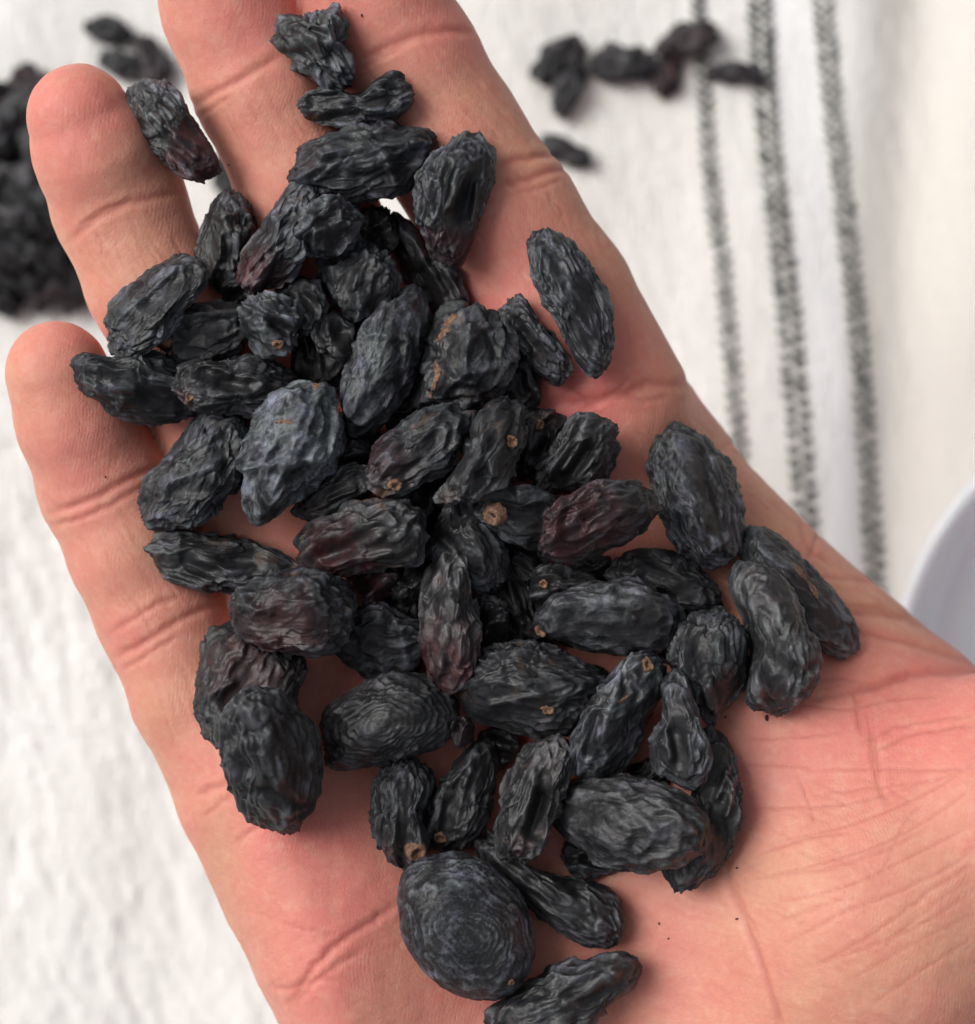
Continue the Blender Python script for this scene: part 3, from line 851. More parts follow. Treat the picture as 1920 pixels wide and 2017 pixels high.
def raisin_shape(poly, seed, style, n=46, thick=0.80):
    n = n or 46
    """photo outline -> vertices (px offsets in metres at unit scale), used for every raisin in the hand"""
    c, rad, ax, hl, hw, area = radial(poly)
    n = int(np.clip(hl * 0.36, 22, 56)) if n == 46 else n
    Dv, F = cs(n)
    th = np.arctan2(Dv[:, 1], Dv[:, 0])
    # image y points down: our local frame is px right, py down; z up
    k = (th + math.pi) / (2 * math.pi) * 720 - 0.5
    R = np.interp(k, np.arange(720), rad, period=720)
    T = min(hw, hl * 0.8) * thick * 1.0
    v = np.stack([Dv[:, 0] * R, Dv[:, 1] * R, Dv[:, 2] * T], 1) * S * 1000        # mm
    ax3 = np.array([ax[0], ax[1], 0]); bx3 = np.array([-ax[1], ax[0], 0])
    nr = np.stack([Dv[:, 0] / hl if False else Dv[:, 0] / (R + 1e-6), Dv[:, 1] / (R + 1e-6), Dv[:, 2] / T], 1)
    nr /= np.linalg.norm(nr, axis=1)[:, None]
    loc = np.stack([v @ ax3, v @ bx3, v[:, 2]], 1)
    d, ridge, wv = wrinkle(loc, hl * S * 1000, hw * S * 1000, seed, style, nr)
    small = min(1.0, (hw * S * 1000) / 3.0)
    d = d * small
    # keep the outline: less of the big folds' swing at the rim, shrink slightly
    side = (wv - 0.0) * 0.10 * ridge[:, None]
    gd = np.zeros(len(v))
    dl = [(*q_[:5], q_[5] * 1.4) for q_ in style.get('dents', ())]
    if not dl and not style.get('ring'):
        rg = np.random.default_rng(seed + 900); c0 = c / G; al = ax * hl / G; bl = np.array([-ax[1], ax[0]]) * hw / G
        for k in range(rg.integers(3, 6)):
            u0 = rg.uniform(-.6, .3); u1 = u0 + rg.uniform(.2, .6); w0 = rg.uniform(-.5, .5); w1 = w0 + rg.uniform(-.25, .25)
            p0 = c0 + al * u0 + bl * w0; p1 = c0 + al * u1 + bl * w1; rr0 = rg.uniform(.16, .34) * hw / G
            dl.append((*p0, *p1, rr0, rg.uniform(.5, 1.25) * min(1, hw / 50)))
            o_ = bl / np.linalg.norm(bl) * rr0 * 1.25 * (1 if rg.random() < .5 else -1)
            dl.append((*(p0 + o_), *(p1 + o_), 5 + 4 * rg.random(), -rg.uniform(.35, .85)))
    for x1, y1, x2, y2, r_, dep in dl:      # hollows (and folds, where negative) seen on the upper face
        a_ = (np.array([x1, y1]) * G - c) * S * 1000; b_ = (np.array([x2, y2]) * G - c) * S * 1000; r_ = r_ * G * S * 1000
        ab = b_ - a_; t_ = np.clip(((v[:, :2] - a_) @ ab) / (ab @ ab + 1e-9), 0, 1)
        g_ = np.exp(-(np.hypot(*(v[:, :2] - a_ - t_[:, None] * ab).T) / r_) ** 2) * (Dv[:, 2] > 0) * sstep(0, .25, Dv[:, 2])
        gd += dep * g_; d = d * (1 - 0.55 * g_ * (dep > 0))
        ridge = np.clip(ridge + (0.35 * g_ if dep < 0 else -0.3 * g_), 0, 1)
    v = v + nr * d[:, None] + side * small
    v[:, 2] -= gd
    rim = np.abs(Dv[:, 2]) < 0.3                                  # keep the outline's size
    rr_ = np.hypot(v[rim, 0], v[rim, 1]) / (R[rim] * S * 1000 * np.sqrt(1 - Dv[rim, 2] ** 2))
    v[:, :2] /= np.percentile(rr_, 62)
    return c, v * 1e-3, F, ridge, loc, T * S, (hl, hw)

RAISINS = []   # filled below: dict(poly, lv, label, ...)
def R(lv, label, poly, pur=0.0, bloom=0.8, crust=0.0, style=None, scars=(), tint=None, strips=(), seed=None, dz=0.0, tilt=None, n=46, thick=0.88):
    RAISINS.append(dict(lv=lv, label=label, poly=[(x * G, y * G) for x, y in poly], pur=pur, bloom=bloom, crust=crust, style=style or {}, scars=scars,
                        tint=tint, strips=strips, seed=seed or len(RAISINS) + 1, dz=dz, tilt=tilt, n=n, thick=thick))

LONG = dict(long=1, plate=.15); SCALE = dict(long=.6, plate=.7); RING = dict(long=.15, plate=0, ring=1.0, big=.5)
SOFT = dict(long=.7, plate=.1, sp=1.7, big=1.1); ROUGH = dict(long=.9, plate=.3, sp=1.0, big=1.2); CRUMP = dict(long=.75, plate=.6, sp=1.25, big=1.6, amp=1.15)
FINE = dict(long=1, plate=.1, sp=.72, big=.6)
# ---- bottom of the heap
R(0, 'two-lobed knobbly raisin between the topmost raisin and the wide raisin across the middle finger', [(575,195),(590,175),(630,168),(690,182),(715,160),(750,142),(780,155),(790,185),(780,215),(745,235),(690,240),(620,240),(585,220)], style=ROUGH, bloom=.75, crust=.5, thick=1.0)
R(0, 'purplish-ended raisin wedged in the gap between the ring and middle fingertips', [(248,200),(265,165),(310,155),(345,175),(370,220),(400,265),(422,310),(410,332),(370,345),(330,330),(295,290),(262,255)], pur=1.0, tint=(380,300,90), bloom=1.5, style=dict(long=.7, plate=.6, sp=1.0), dz=-3.5, tilt=(0, 0))
R(0, 'scaly raisin standing in the fork of the ring and middle fingers', [(380,475),(393,430),(410,388),(440,372),(472,392),(495,430),(490,480),(480,530),(465,565),(430,570),(400,545),(382,512)], style=SCALE, bloom=.8, thick=.95)
R(0, 'dark long raisin half hidden under the oval raisin on the index finger', [(745,420),(770,408),(800,430),(820,470),(860,500),(890,540),(898,590),(862,622),(835,600),(800,560),(765,510),(750,465)], style=SOFT, bloom=.55, crust=.4)
R(0, 'slender finely ridged raisin alone on the base of the index finger', [(1012,480),(1020,450),(1050,438),(1085,455),(1120,490),(1150,540),(1175,600),(1181,660),(1165,712),(1135,722),(1105,690),(1075,630),(1045,580),(1022,530)], style=FINE, bloom=.95, thick=.75)
R(0, 'small lumpy raisin just left of the lone slender raisin on the index finger', [(957,600),(975,575),(1005,570),(1025,600),(1055,640),(1090,675),(1097,710),(1075,742),(1035,725),(1005,690),(975,645)], style=SCALE, bloom=.75, crust=.4, thick=.9)
R(0, 'hollow curled raisin with a fuzzy rim and puckered stem end, at the ring finger\'s foot', [(298,655),(318,610),(360,590),(410,583),(470,588),(492,620),(475,665),(440,700),(380,708),(320,695)], style=dict(dents=[(385, 655, 425, 640, 42, 1.5), (345, 605, 470, 600, 9, -0.5)], long=.3, plate=.5, sp=1.5, big=1.7), bloom=.6, pur=.6, tint=(315,652,22), scars=[(315,652,15,1,0)])
R(0, 'very dark smooth raisin deep in the heap left of the upright long raisin', [(560,700),(570,640),(600,600),(640,610),(672,660),(665,720),(640,750),(590,742),(562,725)], style=SOFT, bloom=.12)
R(0, 'nearly black raisin in shadow behind the star-shaped raisin', [(955,700),(1000,690),(1030,720),(1042,770),(1005,795),(960,785)], style=SOFT, bloom=.2)
R(0, 'dark olive-tinged raisin behind the knobbly raisin with the orange scar', [(1000,805),(1038,785),(1080,800),(1095,840),(1072,890),(1020,925),(985,900)], style=ROUGH, bloom=.35, crust=.5, scars=[(1040,818,9,1.2,0)])
R(0, 'plump boat-shaped raisin with a lengthwise groove, alone at the right edge of the heap', [(1252,880),(1265,840),(1300,820),(1340,833),(1390,870),(1420,920),(1430,990),(1425,1060),(1385,1088),(1335,1075),(1290,1040),(1265,980),(1250,920)], style=dict(dents=[(1350, 880, 1385, 1010, 17, 0.8), (1315, 860, 1330, 980, 15, -0.4)], long=.9, plate=.3, sp=.85, big=1.0), bloom=.85, thick=.75)
R(0, 'dark raisin under the middle of the heap beside the upright reddish raisin', [(920,1130),(960,1072),(1010,1080),(1040,1140),(1040,1200),(1060,1235),(1000,1245),(945,1215)], style=LONG, bloom=.15, crust=.5)
R(0, 'brown-patched raisin nearest the web of the thumb, rightmost of the heap', [(1423,1060),(1435,1020),(1465,1017),(1510,1042),(1555,1085),(1600,1140),(1640,1185),(1659,1222),(1640,1262),(1595,1262),(1545,1225),(1490,1170),(1440,1110)], style=dict(long=.8, plate=.3, sp=.8), bloom=.75, crust=.5, strips=[(9,[(1524,1083),(1540,1100),(1552,1116)]),(9,[(1554,1118),(1566,1134),(1574,1152)])])
R(0, 'curved raisin lying behind and right of the big ringed oval one at the lower right', [(1325,1440),(1360,1402),(1395,1425),(1420,1490),(1426,1560),(1410,1630),(1370,1690),(1325,1713),(1290,1697),(1275,1660),(1310,1600),(1330,1520)], style=dict(long=1, plate=.05, sp=.9), bloom=.6)
R(0, 'small dark raisin tucked under the big oval raisin near the life line', [(1080,1640),(1100,1622),(1160,1635),(1205,1660),(1180,1686),(1120,1688),(1090,1672)], style=ROUGH, bloom=.6)
R(0, 'long raisin slanting down to the right above the bare palm, beside the fingerprint-ringed oval', [(915,1612),(935,1585),(962,1635),(1010,1662),(1080,1688),(1150,1700),(1190,1730),(1200,1780),(1178,1822),(1130,1822),(1070,1790),(1010,1742),(950,1695),(922,1655)], style=dict(long=1, plate=.05, sp=.9, big=.8), bloom=.7)
R(0, 'black raisin deep in the heap under the knobbly stalked raisin', [(790,940),(860,925),(905,980),(880,1060),(820,1075),(785,1000)], style=ROUGH, bloom=.12)
R(0, 'black raisin deep in the heap above the cup-shaped one', [(735,1120),(800,1085),(835,1130),(815,1185),(760,1185)], style=ROUGH, bloom=.12)
R(0, 'black raisin peeping out from under the pale smooth slab-like raisin', [(1105,1090),(1160,1072),(1195,1100),(1150,1140),(1110,1130)], style=ROUGH, bloom=.15)
R(0, 'dark raisin under the broad feathered raisin near the centre', [(925,1405),(985,1405),(1010,1440),(965,1475),(930,1450)], style=ROUGH, bloom=.3)
R(0, 'black raisin filling the gap below the pale bloomed raisin', [(660,800),(720,820),(730,880),(690,930),(640,930),(620,860)], style=ROUGH, bloom=.1)
R(0, 'shadowed raisin under the two raisins at the centre right of the heap', [(860,900),(930,900),(990,930),(960,975),(900,990),(850,960)], style=ROUGH, bloom=.12)

# buried raisins that close the gaps of the heap
for _l, _x, _y, _a, _b in [
    ('black raisin deep in the heap under the wide dark raisin', 650, 395, 45, 35),
    ('black raisin deep in the heap below the craggy scalloped raisin', 640, 640, 50, 40),
    ('black raisin deep in the heap between the velvety raisin and the star-shaped one', 800, 800, 55, 45),
    ('black raisin deep in the heap right of the pale bloomed raisin, half under its edge', 680, 900, 50, 45),
    ('black raisin deep in the heap under the black folded raisin', 900, 980, 60, 40),
    ('black raisin deep in the heap between the purple-sided raisin and the tall narrow one', 790, 1105, 50, 45),
    ("black raisin deep in the heap under the tall narrow raisin's waist", 930, 1200, 50, 55),
    ("black raisin deep in the heap below the wine-red raisin's left end", 1010, 1075, 50, 35),
    ('black raisin deep in the heap under the pale slab-like raisin', 1130, 1210, 70, 40),
    ('black raisin deep in the heap above the blue-grey raisin with the orange tip scar', 1130, 1320, 50, 38),
    ('black raisin deep in the heap between the pale slab-like raisin and the greenish-black knobbed one', 1300, 1240, 45, 40),
    ('black raisin deep in the heap under the small kidney-shaped raisin', 1240, 1500, 48, 35),
    ('black raisin deep in the heap under the mottled diagonal raisin', 790, 960, 60, 40),
    ('black raisin deep in the heap behind the small crumpled raisin with the orange stem ring', 470, 560, 38, 35),
    ("black raisin deep in the heap left of the narrow raisin's purple tip", 560, 470, 40, 50),
    ('black raisin deep in the heap under the feather-wrinkled raisin', 960, 1310, 60, 50),
    ("black raisin deep in the heap under the drop-shaped raisin's upper end", 430, 900, 50, 40),
    ('black raisin deep in the heap beneath the craggy scalloped raisin', 720, 450, 50, 45),
]:
    _t = _x * .7 + _y
    R(0.5, _l, [(_x + _a * math.cos(q) * math.cos(_t) - _b * math.sin(q) * math.sin(_t), _y + _a * math.cos(q) * math.sin(_t) + _b * math.sin(q) * math.cos(_t)) for q in np.arange(0, 6.2, .6)], style=ROUGH, bloom=.25, n=26, dz=-1)
# ---- first layer
R(1, 'topmost raisin of the heap, a crumpled chunk with a bloomed cap on the middle finger', [(532,62),(543,36),(578,30),(602,20),(642,14),(660,35),(668,90),(680,140),(665,168),(625,168),(585,150),(560,112),(534,92)], style=dict(**CRUMP, dents=[(560, 60, 600, 100, 20, 0.6), (640, 30, 650, 80, 16, -0.6), (600, 60, 625, 70, 8, 0.9)]), bloom=1.0, dz=-1.5)
R(1, 'wide dark raisin lying across the middle finger with deep wavy folds', [(558,335),(580,290),(620,262),(680,245),(740,232),(790,245),(832,250),(837,285),(815,330),(790,365),(740,382),(680,387),(620,382),(575,368)], style=dict(dents=[(600, 330, 620, 300, 14, -0.6), (740, 300, 760, 350, 9, -0.7), (640, 290, 800, 275, 9, -0.5), (690, 340, 780, 330, 18, 0.7)], long=.9, plate=.3, sp=1.25, big=1.2), bloom=.55, dz=-1)
R(1, 'upright oval raisin with a reddish lower end on the index finger', [(800,372),(815,322),(850,285),(890,262),(930,270),(953,310),(948,360),(925,420),(905,475),(880,508),(840,502),(815,460),(800,415)], style=dict(long=1, plate=.1, sp=.85, big=.9), bloom=.95, pur=.8, tint=(870,480,70), dz=-1)
R(1, 'narrow scaly raisin sloping down to a purple tip at the base of the middle finger', [(455,540),(462,500),(482,468),(505,428),(532,385),(562,348),(596,350),(610,380),(600,432),(588,492),(560,532),(520,556),(475,566)], pur=1.0, tint=(480,525,85), bloom=.95, style=dict(long=.6, plate=.7, sp=1.0, big=1.2), crust=.3)
R(1, 'crumpled raisin with a pale blue-grey flap under the wide dark raisin', [(580,440),(598,395),(640,380),(690,395),(702,430),(682,470),(640,500),(600,488)], style=CRUMP, bloom=1.0)
R(1, 'craggy raisin with scalloped ridges above the upright long raisin', [(612,512),(640,488),(680,470),(720,470),(750,500),(765,540),(745,582),(712,612),(668,622),(640,592),(625,560)], style=CRUMP, bloom=.75)
R(1, 'long boat-shaped raisin with an overhanging lid-like fold at the left of the ring finger', [(205,630),(215,590),(250,553),(300,510),(350,487),(390,498),(405,530),(380,570),(340,615),(310,662),(262,687),(215,682)], style=dict(dents=[(290, 575, 360, 535, 26, 0.9), (235, 600, 330, 520, 9, -0.4)], long=.8, plate=.5, sp=1.1, big=1.2), bloom=.8)
R(1, 'dull rounded raisin just below the purple-tipped narrow one', [(525,560),(560,538),(602,545),(629,580),(617,620),(585,645),(548,615)], style=ROUGH, bloom=.6)
R(1, 'leftmost raisin, a pointed one resting on the little fingertip', [(137,700),(158,678),(200,685),(260,678),(320,688),(370,718),(390,760),(370,800),(310,814),(250,806),(200,787),(162,752)], style=dict(long=1.0, plate=.15, sp=1.1), bloom=.7)
R(1, 'drop-shaped raisin pointing up over the joint of the little finger', [(267,962),(283,920),(320,880),(358,830),(400,798),(450,798),(477,840),(470,900),(440,960),(392,1002),(330,1020),(285,1007)], style=dict(dents=[(330, 950, 440, 940, 16, 0.6), (300, 940, 420, 890, 9, -0.5), (435, 840, 430, 900, 10, 0.6)], long=.7, plate=.5, sp=1.0, big=1.3), bloom=.7)
R(1, 'small finely wrinkled raisin at the right of the heap, above the wine-red raisin', [(1031,932),(1038,890),(1070,850),(1100,805),(1140,794),(1176,810),(1188,847),(1172,900),(1152,942),(1100,952),(1050,947)], style=dict(long=1, plate=.2, sp=.8), bloom=.85)
R(1, 'dark brownish raisin half hidden above the purple-sided raisin', [(568,972),(588,932),(640,902),(700,890),(722,930),(692,970),(640,1002),(588,1007)], style=ROUGH, bloom=.55, crust=.6, pur=.5, tint=(590,990,40))
R(1, 'spindle-shaped raisin lying flat on the middle of the little finger', [(272,1070),(288,1035),(340,1022),(420,1032),(500,1048),(560,1070),(582,1100),(540,1132),(470,1141),(390,1140),(320,1117)], style=dict(long=1, plate=.15, sp=.95, big=.8), bloom=.55, crust=.5, thick=.7)
R(1, 'small reddish-purple raisin under the purple-sided one', [(658,1110),(700,1098),(762,1095),(772,1120),(742,1150),(720,1182),(698,1187),(674,1150)], pur=1.0, bloom=.4, style=CRUMP)
R(1, 'ribbed raisin with reddish grooves behind the large blunt-ended one at lower left', [(376,1322),(384,1260),(413,1210),(470,1198),(530,1228),(582,1258),(578,1320),(562,1382),(500,1422),(430,1442),(395,1412),(376,1370)], style=dict(long=1.2, plate=.05, sp=1.2, big=.5), bloom=.5, pur=.7, crust=.3, tint=(480,1300,110))
R(1, 'cup-shaped raisin with a round hollow in its face, left of the upright reddish one', [(643,1222),(663,1190),(710,1170),(770,1175),(822,1190),(832,1240),(802,1286),(740,1299),(690,1292),(653,1257)], style=dict(dents=[(712, 1228, 742, 1228, 36, 1.1), (770, 1190, 782, 1270, 9, -0.4)], long=.5, plate=.2, sp=1.2, big=1.7), bloom=.55, scars=[(817,1216,9,1,0)])
R(1, 'shadowed raisin with a grey knob in the heart of the heap', [(828,1062),(850,990),(900,978),(950,1018),(973,1070),(967,1122),(930,1147),(890,1122),(860,1092)], style=ROUGH, bloom=.45, dz=-4)
R(1, 'little round-ended raisin with a pin-point stem scar left of the pale slab-like one', [(1016,1132),(1033,1095),(1070,1084),(1110,1100),(1150,1110),(1140,1152),(1080,1175),(1032,1182)], style=dict(long=.6, plate=.3, sp=1.0), bloom=.9, scars=[(1046,1124,9,1,0)])
R(1, 'blocky dark raisin between the groove-backed one and the pale slab-like one', [(1163,1112),(1188,1070),(1240,1058),(1300,1064),(1352,1090),(1386,1140),(1376,1182),(1330,1187),(1280,1152),(1218,1132)], style=dict(long=.8, plate=.4, sp=1.0, big=1.1), bloom=.6)
R(1, 'greenish-black knobbed raisin right of the pale slab-like one', [(1288,1232),(1320,1190),(1380,1178),(1422,1190),(1441,1240),(1432,1302),(1400,1352),(1372,1392),(1338,1372),(1308,1322),(1290,1282)], style=CRUMP, bloom=.55)
R(1, 'blue-bloomed raisin leaning on the brown-patched one at the right end of the heap', [(1404,1122),(1428,1085),(1490,1094),(1532,1140),(1552,1200),(1577,1260),(1562,1332),(1512,1362),(1470,1369),(1436,1342),(1445,1270),(1430,1200)], style=dict(long=.8, plate=.2, sp=1.2, big=1.1), bloom=1.15, crust=.2)
R(1, 'blunt raisin covered in nested arch-shaped wrinkles at the centre of the palm', [(618,1392),(628,1360),(680,1328),(730,1300),(790,1294),(852,1318),(882,1360),(877,1402),(840,1442),(770,1462),(700,1481),(640,1477),(624,1442)], style=dict(long=.3, ring=1.3, plate=0, rc=(.1,0), rax=1.5, big=.6, sp=.95), bloom=.6)
R(1, 'broad feather-wrinkled raisin with a small yellow scar near the centre', [(878,1332),(898,1280),(950,1240),(1020,1230),(1090,1260),(1152,1290),(1182,1320),(1142,1372),(1100,1412),(1040,1418),(970,1402),(908,1382)], style=dict(long=1.2, plate=.15, sp=.95, big=.8), bloom=.6, crust=.5, scars=[(1055,1366,9,1.5,.2)])
R(1, 'small raisin with a brown stub at its lower tip, touching the fingerprint-ringed oval', [(708,1572),(718,1512),(750,1475),(780,1453),(820,1480),(832,1520),(817,1572),(827,1622),(802,1672),(760,1657),(723,1622)], style=dict(long=.9, plate=.3, sp=1.0), bloom=.7, scars=[(803,1640,19,1.05,0)])
R(1, 'small raisin with swept folds and a single orange stem scar, above the fingerprint-ringed oval', [(820,1592),(833,1530),(865,1480),(900,1440),(940,1428),(962,1470),(952,1532),(925,1592),(890,1632),(850,1637),(824,1617)], style=dict(long=1, plate=.2, sp=1.2), bloom=.75, scars=[(848,1612,11,1.2,.6)])
R(1, 'big oval raisin ringed all over with fingerprint-like wrinkles, near the bottom', [(765,1712),(783,1670),(830,1645),(890,1640),(950,1668),(1000,1720),(1027,1790),(1025,1850),(990,1910),(930,1926),(860,1906),(800,1852),(770,1782)], style=dict(long=.14, ring=1.0, plate=0, rc=(.10,.10), rax=1.35, big=.2, sp=1.2, amp=.62, rough=2.0, dents=[(905,1790,930,1830,40,.5),(800,1700,850,1660,10,.4),(790,1740,820,1830,7,.4)]), bloom=.95, thick=.68, scars=[(985,1890,6,1,0)])
R(1, 'bottommost raisin, cut by the lower edge of the picture', [(938,1948),(980,1918),(1030,1880),(1070,1852),(1130,1845),(1190,1834),(1232,1860),(1227,1892),(1182,1932),(1140,1975),(1080,2012),(960,2006)], style=dict(long=.9, plate=.25, sp=1.3, big=1.1), bloom=.75)
R(1, 'tiny dark raisin between the nested-arch raisin and the feather-wrinkled one', [(868,1392),(900,1380),(922,1400),(907,1432),(880,1434)], style=ROUGH, bloom=.4, pur=.4, n=24)
# ---- second layer
R(2, 'small crumpled raisin with an orange stem ring over the hollow curled one', [(464,620),(480,582),(530,560),(578,600),(575,640),(550,680),(510,682),(473,657)], style=CRUMP, bloom=.9, scars=[(535,664,10,1,0)], dz=-1)
R(2, 'large upright velvety raisin in the upper middle of the heap', [(656,782),(660,720),(680,660),(700,620),(740,580),(790,548),(820,570),(827,620),(817,680),(790,742),(760,792),(720,832),(685,847),(660,822)], style=dict(dents=[(700, 640, 780, 650, 8, -0.5), (720, 700, 700, 790, 34, -0.3), (765, 660, 770, 760, 10, 0.6)], long=.55, plate=.2, sp=1.5, big=1.0, rough=1.7), bloom=.9, crust=.1, dz=-1)
R(2, 'star-shaped folded raisin with a tan torn strip along its left edge', [(800,772),(805,720),(828,680),(820,640),(850,600),(900,587),(942,600),(977,640),(987,690),(975,742),(930,782),(890,802),(838,792)], style=dict(dents=[(850, 640, 870, 720, 22, 1.0), (930, 640, 950, 690, 22, 0.9), (905, 620, 895, 720, 9, -1.0), (895, 722, 970, 700, 9, -0.8), (880, 760, 930, 755, 20, 0.7), (835, 700, 880, 735, 8, -0.6)], long=.4, plate=.4, sp=1.5, big=2.0), bloom=.7, crust=.3, scars=[(905,602,11,1.1,0)], strips=[(15,[(893,598),(868,612),(852,636),(832,658),(820,672)]),(11,[(818,674),(838,700),(844,718),(836,738),(828,764)])], dz=-1)
R(2, 'ridged raisin with two reddish pits at its left end, below the hollow curled one', [(338,742),(368,700),(430,690),(490,680),(540,705),(577,740),(562,790),(500,802),(430,797),(370,792),(345,767)], style=dict(long=1, plate=.4, sp=1.0), bloom=.7, pur=.8, tint=(355,765,24), scars=[(366,762,9,1.5,-1)], dz=-1)
R(2, 'dull mottled raisin with pale tan ends lying diagonally in the middle of the heap', [(698,932),(708,880),(745,838),(790,800),(850,778),(902,788),(907,830),(882,880),(832,922),(780,952),(725,952)], style=dict(dents=[(835, 850, 780, 920, 16, 0.7), (760, 850, 730, 890, 10, -0.5), (880, 800, 880, 860, 9, -0.5)], long=.8, plate=.2, sp=1.6, big=1.2), bloom=.6, crust=.9, pur=.5, tint=(740,880,70), scars=[(762,935,11,1.3,.5)])
R(2, 'black folded raisin with an orange scar on its flank, right of the mottled diagonal one', [(845,950),(878,900),(900,850),(920,800),(960,767),(1002,775),(1012,820),(1002,880),(972,932),(920,962),(868,967)], style=dict(dents=[(930, 830, 900, 920, 10, -1.0), (985, 800, 980, 900, 18, 0.8), (900, 880, 880, 930, 10, 0.6)], long=1.2, plate=.1, sp=1.5, big=1.2), bloom=.5, crust=.4, scars=[(985,850,11,1.3,1.2)])
R(2, 'purple-sided raisin with a rusty right end in the left middle of the heap', [(572,1062),(590,1015),(640,985),(700,963),(762,958),(807,990),(822,1040),(802,1082),(740,1097),(680,1102),(620,1112),(580,1097)], pur=1.0, tint=(650,1080,110), bloom=.65, crust=.7, style=dict(long=.8, plate=.2, sp=1.4, big=1.1), dz=-.5)
R(2, 'knobbly raisin with a large round pale stem stub facing up, left of the wine-red one', [(918,985),(938,955),(990,940),(1042,945),(1082,970),(1082,1012),(1050,1042),(1000,1050),(948,1022)], style=dict(dents=[(985, 985, 1040, 990, 22, 0.9), (1000, 955, 1060, 960, 9, -0.5), (1060, 990, 1050, 1020, 9, -0.5)], long=.4, plate=.3, sp=1.6, big=1.6), bloom=.7, crust=.2, scars=[(948,993,20,1,0)])
R(2, 'wine-red raisin with a twisted pale end at the right middle of the heap', [(1034,1052),(1048,1010),(1080,960),(1140,934),(1200,926),(1255,945),(1263,985),(1232,1027),(1170,1057),(1110,1080),(1058,1077)], pur=1.0, tint=(1100,1010,130), bloom=.45, style=dict(dents=[(1075, 960, 1060, 1030, 10, -0.8), (1050, 1050, 1100, 1000, 9, -0.5), (1095, 985, 1085, 1040, 10, 0.6)], long=1, plate=.1, sp=1.25, big=1.0))
R(2, 'brownish-purple raisin with a honeycombed left end above the ribbed one', [(446,1172),(460,1130),(510,1100),(580,1093),(652,1110),(682,1160),(672,1212),(632,1257),(560,1259),(480,1237),(449,1207)], pur=.8, tint=(540,1210,110), bloom=.5, crust=.4, style=dict(long=.9, plate=.35, sp=1.2, big=1.1))
R(2, 'large blunt-ended raisin with a pale patch at the lower left of the heap', [(414,1422),(428,1370),(470,1330),(520,1323),(562,1350),(602,1400),(614,1470),(607,1542),(580,1592),(545,1601),(490,1582),(445,1532),(428,1470)], style=dict(dents=[(560, 1380, 575, 1500, 18, 0.6), (480, 1360, 520, 1430, 22, -0.5), (500, 1520, 580, 1545, 14, 0.7), (560, 1560, 545, 1595, 9, -0.5)], long=.8, plate=.3, sp=1.5, big=1.1), bloom=.65, dz=-1)
R(2, 'small kidney-shaped raisin right of the blue-grey one near the lower right', [(1250,1442),(1270,1380),(1275,1312),(1300,1293),(1332,1330),(1347,1390),(1367,1440),(1352,1497),(1310,1511),(1268,1482)], style=dict(long=.9, plate=.1, sp=1.4, big=1.1), bloom=.7)
R(2, 'fat oval raisin lying sideways with swirling folds at the lower right', [(1061,1552),(1080,1515),(1130,1495),(1200,1491),(1280,1505),(1340,1540),(1367,1587),(1352,1642),(1290,1672),(1220,1677),(1150,1662),(1100,1622),(1068,1587)], style=dict(dents=[(1105, 1565, 1130, 1570, 26, 0.7), (1190, 1520, 1260, 1600, 11, -0.4), (1260, 1530, 1330, 1600, 10, -0.3)], long=.5, ring=.6, plate=.05, rc=(-.1,0), rax=1.7, sp=1.25, big=.8), bloom=.8, dz=-1)
R(2, 'upright raisin left of the sideways fat oval one', [(953,1602),(963,1530),(990,1470),(1020,1430),(1060,1413),(1092,1430),(1097,1480),(1082,1532),(1067,1582),(1040,1642),(1000,1657),(963,1642)], style=dict(long=1, plate=.1, sp=1.2, big=1.0), bloom=.75, crust=.2, pur=.5, tint=(1000,1630,25))
# ---- on top
R(3, 'large greyish raisin with a smooth bloomed face and tan fleck, left in the heap', [(444,892),(468,850),(490,800),(520,760),(560,741),(620,745),(647,780),(662,840),(652,892),(612,932),(560,962),(522,1002),(490,1010),(463,960),(468,920)], style=dict(dents=[(475, 905, 625, 885, 10, -0.7), (650, 800, 640, 870, 9, -0.6), (560, 830, 570, 850, 50, -0.5), (505, 950, 525, 985, 13, 0.9), (490, 770, 560, 755, 9, -0.4), (560, 915, 600, 900, 14, 0.7)], long=.35, plate=.15, sp=2.0, big=1.5, rough=1.3), bloom=1.5, scars=[(612,742,8,1.2,0)], strips=[(6,[(528,813),(548,811),(566,813)])], dz=-1.5)
R(3, 'tall narrow raisin standing out at the centre, grey above and dark red below', [(804,1182),(815,1130),(838,1090),(870,1048),(897,1060),(902,1110),(917,1170),(917,1242),(907,1302),(870,1332),(833,1317),(813,1262)], pur=1.0, tint=(855,1270,120), bloom=1.1, crust=.3, style=dict(dents=[(858, 1080, 872, 1190, 10, -1.1), (835, 1150, 838, 1160, 20, 0.5), (862, 1210, 850, 1290, 9, -0.5)], long=1, plate=.1, sp=1.9, big=1.5), dz=-2)
R(3, 'pale smooth slab-like raisin lying sideways on top right of centre', [(1028,1192),(1048,1150),(1100,1130),(1170,1120),(1240,1117),(1292,1150),(1318,1200),(1292,1252),(1220,1260),(1140,1252),(1080,1237),(1033,1227)], style=dict(dents=[(1060, 1160, 1280, 1150, 18, -0.5), (1090, 1205, 1280, 1215, 16, 0.5)], long=.7, plate=.05, sp=1.9, big=1.0), bloom=1.1, scars=[(1040,1215,9,1.5,1)], dz=-1.5)
